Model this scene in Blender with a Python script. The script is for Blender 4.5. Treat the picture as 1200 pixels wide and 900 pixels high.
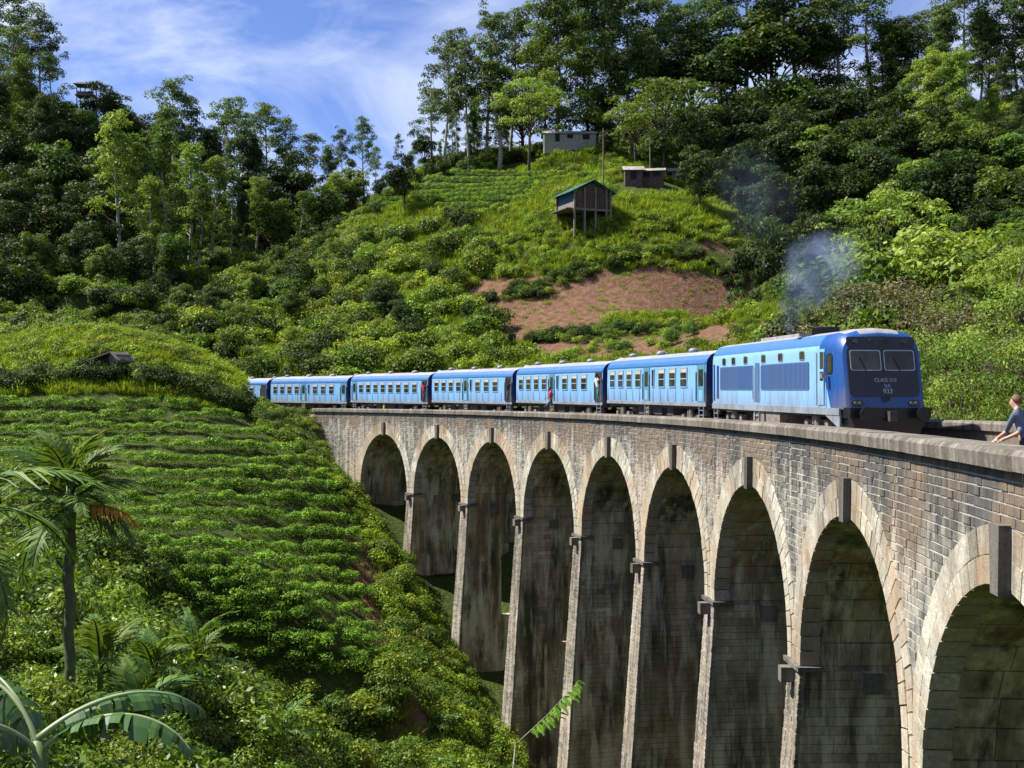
import bpy, math, random
import numpy as np
from mathutils import Vector, Matrix
random.seed(7); rng = np.random.default_rng(7)
for o in list(bpy.data.objects): bpy.data.objects.remove(o)
SC = bpy.context.scene
COL = SC.collection
RAD = math.radians

# ------------------------------------------------------------------ camera
FPX, CX, CY, CZ, YAW, V0 = 1373.63, -5.46, -17.946, 1.165, 0.103, 456.44
cam_d = bpy.data.cameras.new('camera'); cam = bpy.data.objects.new('camera', cam_d); COL.objects.link(cam)
cam_d.sensor_width = 36; cam_d.lens = 36 * FPX / 1200; cam_d.clip_end = 6000; cam_d.clip_start = 0.2
cam.location = (CX, CY, CZ); cam.rotation_euler = (RAD(90) + math.atan((V0 - 450) / FPX), 0, YAW)
SC.camera = cam
# ------------------------------------------------------------------ sky, sun, exposure
SUN_EL, SUN_B = RAD(54), RAD(2)          # height above the horizon; how far behind the left-hand side
sun_dir = Vector((-math.cos(SUN_EL) * math.cos(SUN_B), math.cos(SUN_EL) * math.sin(SUN_B), math.sin(SUN_EL)))
W = bpy.data.worlds.new('World'); SC.world = W; W.use_nodes = True
nt = W.node_tree; nt.nodes.clear()
def nd(t, typ, **kw):
    n = t.nodes.new(typ)
    for k, v in kw.items(): setattr(n, k, v)
    return n
sky = nd(nt, 'ShaderNodeTexSky', sky_type='NISHITA', sun_disc=False)
sky.sun_elevation = SUN_EL; sky.sun_rotation = math.atan2(sun_dir.x, sun_dir.y)
sky.air_density = 1.0; sky.dust_density = 0.3; sky.ozone_density = 3.0; sky.altitude = 1000
bg = nd(nt, 'ShaderNodeBackground'); out = nd(nt, 'ShaderNodeOutputWorld')
tc = nd(nt, 'ShaderNodeTexCoord')
def cirrus(rot, scale, sc2, lo, hi, dist):
    mp = nd(nt, 'ShaderNodeMapping'); mp.inputs['Rotation'].default_value = rot; mp.inputs['Scale'].default_value = scale
    nt.links.new(tc.outputs['Generated'], mp.inputs['Vector'])
    n = nd(nt, 'ShaderNodeTexNoise'); n.inputs['Scale'].default_value = sc2; n.inputs['Detail'].default_value = 9
    n.inputs['Roughness'].default_value = .58; n.inputs['Distortion'].default_value = dist
    nt.links.new(mp.outputs[0], n.inputs['Vector'])
    r = nd(nt, 'ShaderNodeMapRange', clamp=True); r.inputs[1].default_value = lo; r.inputs[2].default_value = hi
    nt.links.new(n.outputs[0], r.inputs[0]); return r
c1 = cirrus((.2, .5, .9), (1.2, 5, 3.2), 1.7, .45, .82, 1.2)
c2 = cirrus((.5, -.2, .2), (1.5, 2.2, 4), 3.1, .47, .86, .8)
mx = nd(nt, 'ShaderNodeMath', operation='ADD'); nt.links.new(c1.outputs[0], mx.inputs[0]); nt.links.new(c2.outputs[0], mx.inputs[1])
ml = nd(nt, 'ShaderNodeMath', operation='MULTIPLY', use_clamp=True); ml.inputs[1].default_value = .74; nt.links.new(mx.outputs[0], ml.inputs[0])
tint = nd(nt, 'ShaderNodeMixRGB', blend_type='MULTIPLY'); tint.inputs[0].default_value = 1; tint.inputs[2].default_value = (.86, .90, 1.22, 1)
nt.links.new(sky.outputs[0], tint.inputs[1])
mix = nd(nt, 'ShaderNodeMixRGB'); mix.inputs[2].default_value = (7.6, 8.2, 9.3, 1)
nt.links.new(ml.outputs[0], mix.inputs[0]); nt.links.new(tint.outputs[0], mix.inputs[1])
nt.links.new(mix.outputs[0], bg.inputs[0]); bg.inputs[1].default_value = 0.066
nt.links.new(bg.outputs[0], out.inputs[0])
sl = bpy.data.lights.new('sun', 'SUN'); sl.energy = 5.0; sl.angle = RAD(.55); sl.color = (1, .965, .89)
so = bpy.data.objects.new('sun', sl); COL.objects.link(so); so.rotation_euler = sun_dir.to_track_quat('Z', 'Y').to_euler(); so.location = (-60, 40, 80)
SC.view_settings.view_transform = 'Standard'; SC.view_settings.look = 'None'
SC.view_settings.exposure = 1.08; SC.view_settings.gamma = 1.0; SC.view_settings.use_curve_mapping = False
SC.render.engine = 'CYCLES'; SC.cycles.max_bounces = 6; SC.cycles.transparent_max_bounces = 6
SC.cycles.diffuse_bounces = 3; SC.cycles.transmission_bounces = 4; SC.cycles.volume_bounces = 1; SC.cycles.volume_step_rate = 2
SC.cycles.use_denoising = True

# ------------------------------------------------------------------ helpers
fwd = np.array([-math.sin(YAW), math.cos(YAW)]); rgt = np.array([math.cos(YAW), math.sin(YAW)])
def at(u, d):                    # point on the map at a bearing and a distance from the viewpoint
    p = np.array([CX, CY]) + fwd * d + rgt * ((u - 600) / FPX * d); return float(p[0]), float(p[1])
def at3(u, v, d): x, y = at(u, d); return x, y, CZ - (v - V0) * d / FPX
def vz(v, d): return CZ - (v - V0) * d / FPX
R, GR, WB, SP, NA = 128.648, -0.009, 8.4, 10.4, 9     # viaduct: inner radius, gradient, width, arch pitch, arches
ZS, RI, RO = -6.3, 4.55, 5.45                          # springing level, intrados and extrados radii
def B(s, t, z):
    a = s / R; return (-R + (R + t) * math.cos(a), (R + t) * math.sin(a), z + GR * s)
def tag(o, label=None, cat=None, group=None, kind=None):
    if label: o['label'] = label
    if cat: o['category'] = cat
    if group: o['group'] = group
    if kind: o['kind'] = kind
    return o
def link(name, me, parent=None, mats=None):
    o = bpy.data.objects.new(name, me); COL.objects.link(o)
    if parent: o.parent = parent
    if mats and me is not None and not me.materials:
        for m in (mats if isinstance(mats, (list, tuple)) else [mats]): me.materials.append(m)
    return o
def empty(name, loc=(0, 0, 0), rz=0):
    o = bpy.data.objects.new(name, None); COL.objects.link(o); o.location = loc; o.rotation_euler = (0, 0, rz); o.empty_display_size = .3; return o
def copy_tree(o, parent=None):
    c = o.copy(); COL.objects.link(c); c.parent = parent
    for ch in o.children: copy_tree(ch, c)
    return c
class MB:
    def __init__(s): s.v = []; s.f = []; s.m = []; s.a = []; s.mi = 0; s.av = 0.
    def _add(s, vs, fs):
        n = len(s.v); s.v += [tuple(p) for p in vs]; s.a += [s.av] * len(vs)
        for f in fs: s.f.append([n + i for i in f]); s.m.append(s.mi)
    def hexa(s, c, skip=()):         # 8 corners: bottom 0-3 ccw, top 4-7
        fs = [(3, 2, 1, 0), (4, 5, 6, 7), (0, 1, 5, 4), (1, 2, 6, 5), (2, 3, 7, 6), (3, 0, 4, 7)]
        s._add(c, [f for i, f in enumerate(fs) if i not in skip])
    def box(s, x0, x1, y0, y1, z0, z1):
        s.hexa([(x0, y0, z0), (x1, y0, z0), (x1, y1, z0), (x0, y1, z0), (x0, y0, z1), (x1, y0, z1), (x1, y1, z1), (x0, y1, z1)])
    def quad(s, a, b, c, d): s._add([a, b, c, d], [(0, 1, 2, 3)])
    def poly(s, ps): s._add(ps, [tuple(range(len(ps)))])
    def prism(s, ring0, ring1, caps=True):
        n = len(ring0); fs = [(i, (i + 1) % n, n + (i + 1) % n, n + i) for i in range(n)]
        if caps: fs += [tuple(reversed(range(n))), tuple(range(n, 2 * n))]
        s._add(list(ring0) + list(ring1), fs)
    def loft(s, rings, caps=True):
        n = len(rings[0]); vs = [p for r in rings for p in r]; fs = []
        for k in range(len(rings) - 1):
            for i in range(n): fs.append((k * n + i, k * n + (i + 1) % n, (k + 1) * n + (i + 1) % n, (k + 1) * n + i))
        if caps: fs += [tuple(reversed(range(n))), tuple(range((len(rings) - 1) * n, len(rings) * n))]
        s._add(vs, fs)
    def tube(s, pts, rad, n=8, caps=True):
        pts = [Vector(p) for p in pts]; rings = []
        for i, p in enumerate(pts):
            d = (pts[min(i + 1, len(pts) - 1)] - pts[max(i - 1, 0)]).normalized()
            a = d.cross(Vector((.31, .77, .22) if abs(d.z) > .9 else (0, 0, 1))).normalized(); b = d.cross(a)
            r = rad[i] if isinstance(rad, (list, tuple)) else rad
            rings.append([p + a * (r * math.cos(2 * math.pi * k / n)) - b * (r * math.sin(2 * math.pi * k / n)) for k in range(n)])
        s.loft(rings, caps)
    def cyl(s, c, axis, r, h, n=12):
        c = Vector(c); ax = Vector(axis).normalized() * h / 2; s.tube([c - ax, c + ax], r, n)
    def ell(s, c, r, nu=10, nv=6):
        rings = []
        for j in range(nv + 1):
            p = math.pi * (j / nv); p = min(max(p, .05), math.pi - .05)
            rings.append([(c[0] + r[0] * math.sin(p) * math.cos(2 * math.pi * k / nu), c[1] + r[1] * math.sin(p) * math.sin(2 * math.pi * k / nu), c[2] - r[2] * math.cos(p)) for k in range(nu)])
        s.loft(rings)
    def mesh(s, name, smooth=False, attr=None):
        me = bpy.data.meshes.new(name); me.from_pydata(s.v, [], s.f); me.polygons.foreach_set('material_index', s.m)
        if smooth: me.polygons.foreach_set('use_smooth', [True] * len(s.f))
        if attr:
            at_ = me.attributes.new(attr, 'FLOAT', 'POINT'); at_.data.foreach_set('value', s.a)
        me.update(); return me
    def build(s, name, mats, parent=None, smooth=False, attr=None): return link(name, s.mesh(name, smooth, attr), parent, mats)
def qmesh(name, V, attrs=None, mats=None, mi=None, F=4):
    """V: (N,F,3) separate faces"""
    N = len(V); me = bpy.data.meshes.new(name)
    me.vertices.add(N * F); me.vertices.foreach_set('co', np.ascontiguousarray(V, dtype=np.float32).ravel())
    me.loops.add(N * F); me.loops.foreach_set('vertex_index', np.arange(N * F, dtype=np.int32))
    me.polygons.add(N); me.polygons.foreach_set('loop_start', np.arange(0, N * F, F, dtype=np.int32))
    try: me.polygons.foreach_set('loop_total', np.full(N, F, dtype=np.int32))
    except Exception: pass
    if mi is not None: me.polygons.foreach_set('material_index', mi.astype(np.int32))
    for k, v in (attrs or {}).items():
        a = me.attributes.new(k, 'FLOAT', 'POINT'); a.data.foreach_set('value', np.repeat(v, F).astype(np.float32))
    for m in (mats or []): me.materials.append(m)
    me.update(); me.validate(); return me
def unit(a): return a / (np.linalg.norm(a, axis=-1, keepdims=True) + 1e-9)

# ------------------------------------------------------------------ materials
def newmat(name):
    m = bpy.data.materials.new(name); m.use_nodes = True; t = m.node_tree
    return m, t, t.nodes['Principled BSDF'], t.nodes['Material Output']
def L(t, a, b): t.links.new(a, b)
def noise(t, scale, detail=4, vec=None, rough=.55, dist=0):
    n = nd(t, 'ShaderNodeTexNoise'); n.inputs['Scale'].default_value = scale; n.inputs['Detail'].default_value = detail
    n.inputs['Roughness'].default_value = rough; n.inputs['Distortion'].default_value = dist
    if vec is not None: L(t, vec, n.inputs['Vector'])
    return n.outputs[0]
def ramp(t, fac, stops):
    r = nd(t, 'ShaderNodeValToRGB'); e = r.color_ramp.elements
    while len(e) < len(stops): e.new(.5)
    for i, (p, c) in enumerate(stops):
        e[i].position = p; e[i].color = (c, c, c, 1) if isinstance(c, (int, float)) else (*c, 1)
    L(t, fac, r.inputs[0]); return r.outputs[0]
def mixc(t, fac, a, b, mode='MIX'):
    n = nd(t, 'ShaderNodeMixRGB', blend_type=mode)
    for i, x in ((0, fac), (1, a), (2, b)):
        if hasattr(x, 'links'): L(t, x, n.inputs[i])
        elif isinstance(x, (int, float)): n.inputs[i].default_value = x if i == 0 else (x, x, x, 1)
        else: n.inputs[i].default_value = (*x, 1)
    return n.outputs[0]
def mth(t, op, a, b=0, clamp=False):
    n = nd(t, 'ShaderNodeMath', operation=op, use_clamp=clamp)
    for i, x in ((0, a), (1, b)):
        if hasattr(x, 'links'): L(t, x, n.inputs[i])
        else: n.inputs[i].default_value = x
    return n.outputs[0]
def mapping(t, src, scale=(1, 1, 1), rot=(0, 0, 0)):
    m = nd(t, 'ShaderNodeMapping'); m.inputs['Scale'].default_value = scale; m.inputs['Rotation'].default_value = rot
    L(t, src, m.inputs['Vector']); return m.outputs[0]
def geo(t): return nd(t, 'ShaderNodeNewGeometry').outputs['Position']
def objc(t): return nd(t, 'ShaderNodeTexCoord').outputs['Object']
def bump(t, p, h, strength=.4, dist=.05):
    b = nd(t, 'ShaderNodeBump'); b.inputs['Strength'].default_value = strength; b.inputs['Distance'].default_value = dist
    L(t, h, b.inputs['Height']); L(t, b.outputs[0], p.inputs['Normal'])
def simple(name, col, rough=.6, metal=0, var=.25, scale=3, spec=.5, dirt=None):
    m, t, p, o = newmat(name)
    n = noise(t, scale, 5, objc(t)); lo = tuple(c * (1 - var) for c in col); hi = tuple(min(1, c * (1 + var)) for c in col)
    c = ramp(t, n, [(.3, lo), (.7, hi)])
    if dirt:
        n2 = noise(t, .9, 6, mapping(t, objc(t), (1, 1, .25))); c = mixc(t, ramp(t, n2, [(.48, 0), (.75, .65)]), c, dirt)
    L(t, c, p.inputs['Base Color']); p.inputs['Roughness'].default_value = rough; p.inputs['Metallic'].default_value = metal
    p.inputs['Specular IOR Level'].default_value = spec
    return m
def leafmat(name, c1, c2, trans=.33, rough=.55, spec=.18, val=.25, hue=.03):
    m, t, p, o = newmat(name)
    a = nd(t, 'ShaderNodeAttribute', attribute_name='tint'); oi = nd(t, 'ShaderNodeObjectInfo')
    c = ramp(t, a.outputs['Fac'], [(0, c1), (1, c2)])
    hs = nd(t, 'ShaderNodeHueSaturation')
    h = nd(t, 'ShaderNodeMapRange'); h.inputs[3].default_value = .5 - hue; h.inputs[4].default_value = .5 + hue * .1; L(t, oi.outputs['Random'], h.inputs[0])
    rr = mth(t, 'FRACT', mth(t, 'MULTIPLY', oi.outputs['Random'], 7.31))
    v = nd(t, 'ShaderNodeMapRange'); v.inputs[3].default_value = 1 - val; v.inputs[4].default_value = 1 + val; L(t, rr, v.inputs[0])
    L(t, h.outputs[0], hs.inputs['Hue']); L(t, v.outputs[0], hs.inputs['Value']); L(t, c, hs.inputs['Color'])
    L(t, hs.outputs[0], p.inputs['Base Color']); p.inputs['Roughness'].default_value = rough; p.inputs['Specular IOR Level'].default_value = spec
    tr = nd(t, 'ShaderNodeBsdfTranslucent'); tcol = mixc(t, 1, hs.outputs[0], (1.35, 1.25, .5), 'MULTIPLY'); L(t, tcol, tr.inputs[0])
    ms = nd(t, 'ShaderNodeMixShader'); ms.inputs[0].default_value = trans
    L(t, p.outputs[0], ms.inputs[1]); L(t, tr.outputs[0], ms.inputs[2]); L(t, ms.outputs[0], o.inputs[0])
    return m
M = {}
M['leaf_dark'] = leafmat('leaf_dark', (.011, .027, .007), (.060, .108, .018))
M['leaf_mid'] = leafmat('leaf_mid', (.026, .062, .012), (.135, .235, .028))
M['leaf_light'] = leafmat('leaf_light', (0.070, 0.140, 0.021), (0.263, 0.367, 0.052), hue=.02)
M['leaf_euc'] = leafmat('leaf_euc', (0.032, 0.070, 0.025), (0.131, 0.210, 0.061))
M['leaf_dry'] = leafmat('leaf_dry', (.06, .06, .025), (.19, .17, .08), trans=.2, hue=.015)
M['leaf_tea'] = leafmat('leaf_tea', (.026, .080, .010), (.235, .42, .03), trans=.36, rough=.5, val=.16, hue=.01)
M['leaf_shrub'] = leafmat('leaf_shrub', (.040, .085, .012), (.235, .365, .030), trans=.32, val=.3, hue=.035)
M['grass'] = leafmat('grass', (.08, .15, .016), (.32, .45, .04), trans=.38, val=.22, hue=.025)
M['leaf_near'] = leafmat('leaf_near', (0.026, 0.074, 0.011), (0.175, 0.298, 0.025), trans=.32, rough=.42, spec=.25)
M['palm'] = leafmat('palm', (0.032, 0.088, 0.018), (0.131, 0.228, 0.032), trans=.28, rough=.55, spec=.18, val=.15)
M['palm_dead'] = leafmat('palm_dead', (.30, .13, .015), (.55, .27, .03), trans=.35, hue=.01)
M['banana'] = leafmat('banana', (.022, .065, .012), (.07, .15, .028), trans=.25, rough=.36, spec=.5, val=.1, hue=.01)
M['banana_rib'] = simple('banana_rib', (.22, .28, .12), .4)
M['twig_leaf'] = leafmat('twig_leaf', (.08, .17, .012), (.17, .30, .03), trans=.4, val=.1, hue=.01)
M['bark'] = simple('bark', (.075, .055, .04), .9, var=.5, scale=6)
M['bark_pale'] = simple('bark_pale', (.30, .27, .22), .85, var=.35, scale=4)
M['palm_bark'] = simple('palm_bark', (.07, .085, .03), .8, var=.4, scale=9)
M['palm_shaft'] = simple('palm_shaft', (.10, .16, .03), .5, var=.3)

def ground_mat():
    m, t, p, o = newmat('hillside_ground'); g = geo(t)
    n1 = noise(t, .12, 8, g, .6); n2 = noise(t, 1.3, 6, g, .65); n3 = noise(t, 5, 5, g)
    soil = ramp(t, n2, [(.25, (.08, .038, .022)), (.55, (.155, .086, .052)), (.8, (.24, .15, .095))])
    grass = ramp(t, n3, [(.25, (.022, .035, .009)), (.6, (.06, .08, .016)), (.85, (.12, .13, .03))])
    a = nd(t, 'ShaderNodeAttribute', attribute_name='soil').outputs['Fac']
    f = mth(t, 'ADD', a, mth(t, 'MULTIPLY', mth(t, 'SUBTRACT', n2, .5), .55)); f2 = mth(t, 'ADD', f, mth(t, 'MULTIPLY', mth(t, 'SUBTRACT', n1, .56), .9))
    f3 = ramp(t, f2, [(.35, 0), (.55, 1)])
    L(t, mixc(t, f3, grass, soil), p.inputs['Base Color']); p.inputs['Roughness'].default_value = .95; p.inputs['Specular IOR Level'].default_value = .1
    bump(t, p, mth(t, 'ADD', n2, n3), .8, .25); return m
M['ground'] = ground_mat()

def stone_mat(name, pal, joint=False, moss=0, streak=0, topstain=0, white=.5, rustv=0):
    m, t, p, o = newmat(name); g = geo(t)
    if joint: col = ramp(t, noise(t, 2.2, 6, g), [(.3, pal[0]), (.7, pal[1])])
    else:
        rn = mth(t, 'FRACT', mth(t, 'ADD', nd(t, 'ShaderNodeAttribute', attribute_name='rnd').outputs['Fac'], nd(t, 'ShaderNodeObjectInfo').outputs['Random']))
        col = ramp(t, rn, [(i / (len(pal) - 1), c) for i, c in enumerate(pal)])
        col = mixc(t, .8, col, ramp(t, noise(t, 9, 6, g, .7), [(.28, .42), (.72, 1.5)]), 'MULTIPLY')
    sep = nd(t, 'ShaderNodeSeparateXYZ'); L(t, g, sep.inputs[0]); z = sep.outputs['Z']
    big = noise(t, .35, 6, g, .62); st = noise(t, 1.0, 7, mapping(t, g, (1.3, 1.3, .22)), .62)
    st2 = noise(t, 1.0, 6, mapping(t, g, (3.2, 3.2, .22)), .6)
    if white:                        # lime run-off and lichen
        col = mixc(t, mth(t, 'MULTIPLY', ramp(t, mth(t, 'ADD', mth(t, 'ADD', mth(t, 'MULTIPLY', st2, .8), mth(t, 'MULTIPLY', noise(t, 6, 6, g, .7), .25)), mth(t, 'MULTIPLY', big, .40)), [(.66, 0), (.84, 1)]), white), col, (.58, .55, .48))
    if topstain:                     # black weathering below the coping, ragged lower edge
        h = mth(t, 'ADD', mth(t, 'MULTIPLY', z, .30), mth(t, 'ADD', mth(t, 'MULTIPLY', st, 1.5), mth(t, 'MULTIPLY', big, 1.3)))
        col = mixc(t, mth(t, 'MULTIPLY', ramp(t, h, [(.74, 0), (1.16, 1)]), topstain), col, (.066, .062, .060))
    if rustv:
        col = mixc(t, mth(t, 'MULTIPLY', ramp(t, mth(t, 'ADD', big, mth(t, 'MULTIPLY', st2, .4)), [(.62, 0), (.78, 1)]), rustv), col, (.34, .21, .10))
    if moss:
        col = mixc(t, mth(t, 'MULTIPLY', ramp(t, noise(t, .5, 6, g, .6), [(.40, 0), (.62, 1)]), moss), col, (.13, .15, .045))
    if streak:
        col = mixc(t, mth(t, 'MULTIPLY', ramp(t, mth(t, 'ADD', mth(t, 'MULTIPLY', st, .75), mth(t, 'MULTIPLY', noise(t, .23, 5, g, .6), .35)), [(.47, 0), (.66, 1)]), streak), col, (.052, .044, .028))
    if moss:                         # pale lime drips over the black growth, orange iron stain in places
        col = mixc(t, mth(t, 'MULTIPLY', ramp(t, mth(t, 'ADD', mth(t, 'MULTIPLY', noise(t, 1, 6, mapping(t, g, (2.4, 2.4, .30)), .65), .8), mth(t, 'MULTIPLY', noise(t, .3, 4, g), .35)), [(.56, 0), (.68, 1)]), .7), col, (.64, .59, .40))
        col = mixc(t, mth(t, 'MULTIPLY', ramp(t, noise(t, 1, 4, mapping(t, g, (.55, .55, .06)), .55), [(.56, 0), (.68, 1)]), .6), col, (.40, .24, .11))
    L(t, col, p.inputs['Base Color']); p.inputs['Roughness'].default_value = .92; p.inputs['Specular IOR Level'].default_value = .2
    bump(t, p, noise(t, 22, 5, g), .5, .03); return m
M['brick'] = stone_mat('weathered_stone_brick', [(.088, .085, .072), (.14, .134, .108), (.20, .19, .148), (.11, .107, .092), (.26, .248, .198), (.155, .138, .098), (.078, .076, .066)], topstain=.85, white=.62, rustv=.3)
M['mortar'] = stone_mat('lime_mortar', [(.36, .335, .285), (.54, .51, .44)], joint=True, topstain=.35, white=.3)
M['voussoir'] = stone_mat('pale_arch_stone', [(.36, .335, .265), (.45, .42, .335), (.52, .49, .40), (.39, .355, .27), (.30, .27, .205)], topstain=.40, white=.4, rustv=.6, streak=.35)
M['keystone'] = stone_mat('grey_keystone', [(.075, .064, .054), (.11, .095, .08)], white=.15, topstain=.3)
M['coping'] = stone_mat('coping_concrete', [(.105, .087, .068), (.14, .118, .095), (.12, .102, .08)], white=.25, streak=.35)
M['inner'] = stone_mat('damp_pier_stone', [(.24, .19, .12), (.58, .48, .31), (.40, .34, .22), (.66, .57, .40), (.30, .235, .145), (.52, .42, .27)], moss=.6, streak=.92, white=.9, rustv=.7)
M['innermortar'] = stone_mat('damp_mortar', [(.14, .12, .08), (.26, .22, .15)], joint=True, moss=.4, streak=.8, white=.3)
M['pier_front'] = stone_mat('weathered_pier_brick', [(.09, .08, .068), (.14, .125, .105), (.20, .18, .15), (.115, .103, .09), (.26, .238, .198)], white=.6, rustv=.25, streak=.5)
M['ballast'] = simple('ballast', (.16, .13, .11), .95, var=.7, scale=14)
M['rail'] = simple('rail_steel', (.16, .12, .10), .45, .6)
M['sleeper'] = simple('sleeper_wood', (.10, .075, .055), .9, var=.4)

# train
def paint(name, col, rough=.34, dirt=.45):
    m, t, p, o = newmat(name); oc = objc(t)
    n = noise(t, .8, 7, mapping(t, oc, (1.2, 1.2, .35)), .65); n2 = noise(t, 6, 5, oc)
    c = mixc(t, mth(t, 'MULTIPLY', ramp(t, n, [(.45, 0), (.8, 1)]), dirt), tuple(col), tuple(x * .45 + .035 for x in col))
    c = mixc(t, .18, c, ramp(t, n2, [(.3, .6), (.7, 1.2)]), 'MULTIPLY')
    sx = nd(t, 'ShaderNodeSeparateXYZ'); L(t, oc, sx.inputs[0]); run_ = noise(t, 1, 6, mapping(t, oc, (5, 5, .5)), .65)
    dust = mth(t, 'ADD', mth(t, 'MULTIPLY', sx.outputs['Z'], -.62), mth(t, 'ADD', mth(t, 'MULTIPLY', run_, 1.3), mth(t, 'MULTIPLY', n, .8)))
    c = mixc(t, mth(t, 'MULTIPLY', ramp(t, dust, [(-.15, 0), (.62, 1)]), .6), c, (.14, .11, .085)); c = mixc(t, mth(t, 'MULTIPLY', ramp(t, run_, [(.56, 0), (.74, 1)]), .30), c, (.10, .085, .075))
    L(t, c, p.inputs['Base Color']); L(t, ramp(t, n, [(.3, rough), (.8, min(1, rough + .25))]), p.inputs['Roughness']); return m
M['blue_light'] = paint('light_blue_paint', (.185, .375, .62))
M['blue_mid'] = paint('mid_blue_paint', (.045, .145, .36))
M['blue_loco'] = paint('royal_blue_paint', (.006, .066, .26), .3)
M['blue_dark'] = paint('navy_paint', (.008, .03, .15), .4)
M['loco_light'] = paint('pale_blue_paint', (.215, .41, .64))
M['grille'] = paint('slate_blue_grille', (.055, .12, .26), .5)
M['roof_grey'] = simple('grey_roof_paint', (.28, .27, .28), .55, var=.2, dirt=(.14, .12, .11))
M['sill'] = simple('grey_sill', (.20, .22, .25), .6, dirt=(.10, .08, .06))
M['under'] = simple('grimy_underframe', (.045, .040, .037), .8, var=.5, scale=5)
M['under_light'] = simple('dusty_brown_metal', (.17, .14, .12), .8, var=.5, scale=5)
M['black'] = simple('black_paint', (.010, .010, .012), .3, var=.2)
M['teal'] = paint('teal_door_paint', (.07, .23, .33), .4)
M['tan'] = simple('tan_shutter', (.42, .36, .27), .7)
M['yellow'] = simple('yellow_paint', (.45, .28, .05), .6)
M['white'] = simple('white_enamel', (.78, .78, .76), .5, var=.05)
M['silver'] = simple('aluminium_trim', (.38, .40, .43), .4, .6)
m, t, p, o = newmat('window_glass'); p.inputs['Base Color'].default_value = (.018, .022, .018, 1); p.inputs['Roughness'].default_value = .08; p.inputs['Specular IOR Level'].default_value = .45
L(t, ramp(t, noise(t, 1.1, 4, geo(t)), [(.35, (.012, .014, .012)), (.7, (.06, .065, .045))]), p.inputs['Base Color']); M['glass'] = m
M['lamp'] = simple('lamp_glass', (.16, .15, .12), .15)
M['skin'] = simple('skin', (.42, .24, .16), .55, var=.08)
M['skin_dark'] = simple('brown_skin', (.20, .10, .06), .5, var=.08)
M['hair'] = simple('brown_hair', (.12, .055, .025), .7, var=.35, scale=30)
M['hair_black'] = simple('black_hair', (.012, .010, .009), .5)
M['tee'] = simple('slate_tshirt', (.10, .12, .18), .9, var=.15)
M['red_cloth'] = simple('red_cloth', (.45, .06, .06), .9); M['white_cloth'] = simple('white_cloth', (.65, .63, .60), .9)
M['teal_cloth'] = simple('teal_cloth', (.02, .17, .20), .9); M['dark_cloth'] = simple('dark_cloth', (.03, .03, .045), .9)
# houses
M['tin_green'] = simple('green_tin_roof', (.06, .20, .17), .45, var=.25); M['tin_grey'] = simple('grey_tin_roof', (.30, .28, .25), .5, var=.3, dirt=(.18, .09, .05))
M['timber'] = simple('weathered_timber', (.17, .14, .115), .9, var=.4, scale=5); M['timber_red'] = simple('reddish_board', (.085, .05, .038), .9, var=.4)
M['tarp'] = simple('blue_tarpaulin', (.025, .06, .14), .6, var=.3); M['plaster'] = simple('pale_plaster', (.27, .27, .245), .85, var=.25, dirt=(.25, .2, .15))
M['orange_roof'] = simple('orange_tiles', (.50, .19, .08), .8, var=.3); M['inside_shade'] = simple('painted_inside_shade', (.012, .011, .012), .9)  # flat near-black colour stands in for the shade inside openings

# ------------------------------------------------------------------ terrain
cp = []
for (x, y, z) in [(-5.5, -18, -.9), (-12, -18, -2), (-34, -18, -1), (-5, -38, 3), (-30, -45, 4), (25, -30, 1), (40, 0, 6), (12, -10, -1.5), (-2, -9, -4),
                  (-80, -20, 2), (-110, 20, 2), (-150, 60, 6), (80, 0, 14), (80, 40, 16), (120, 60, 30), (-160, -40, 8), (120, -40, 20), (150, 120, 50)]: cp.append((x, y, z))
for (s, t, z) in [(67.6, 0, -18.2), (78, 0, -12.6), (88, -.5, -8), (92, -.5, -5), (57.2, 0, -22), (46.8, 0, -25), (36.4, 0, -26), (26, 0, -25), (15.6, 0, -21), (5.2, 0, -13), (-6, 0, -6),
                  (67, 8.4, -16), (78, 8.4, -11), (88, 8.4, -7), (57, 8.4, -20), (46, 8.4, -23), (36, 8.4, -24), (26, 8.4, -23), (15, 8.4, -19), (5, 8.4, -11),
                  (57, 25, -13), (36, 25, -14), (15, 25, -11), (0, 25, -5), (75, 22, -3), (46, -15, -24), (26, -13, -22), (12, -9, -16), (0, -8, -8)]:
    p = B(s, t, z); cp.append((p[0], p[1], z + GR * s))
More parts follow.
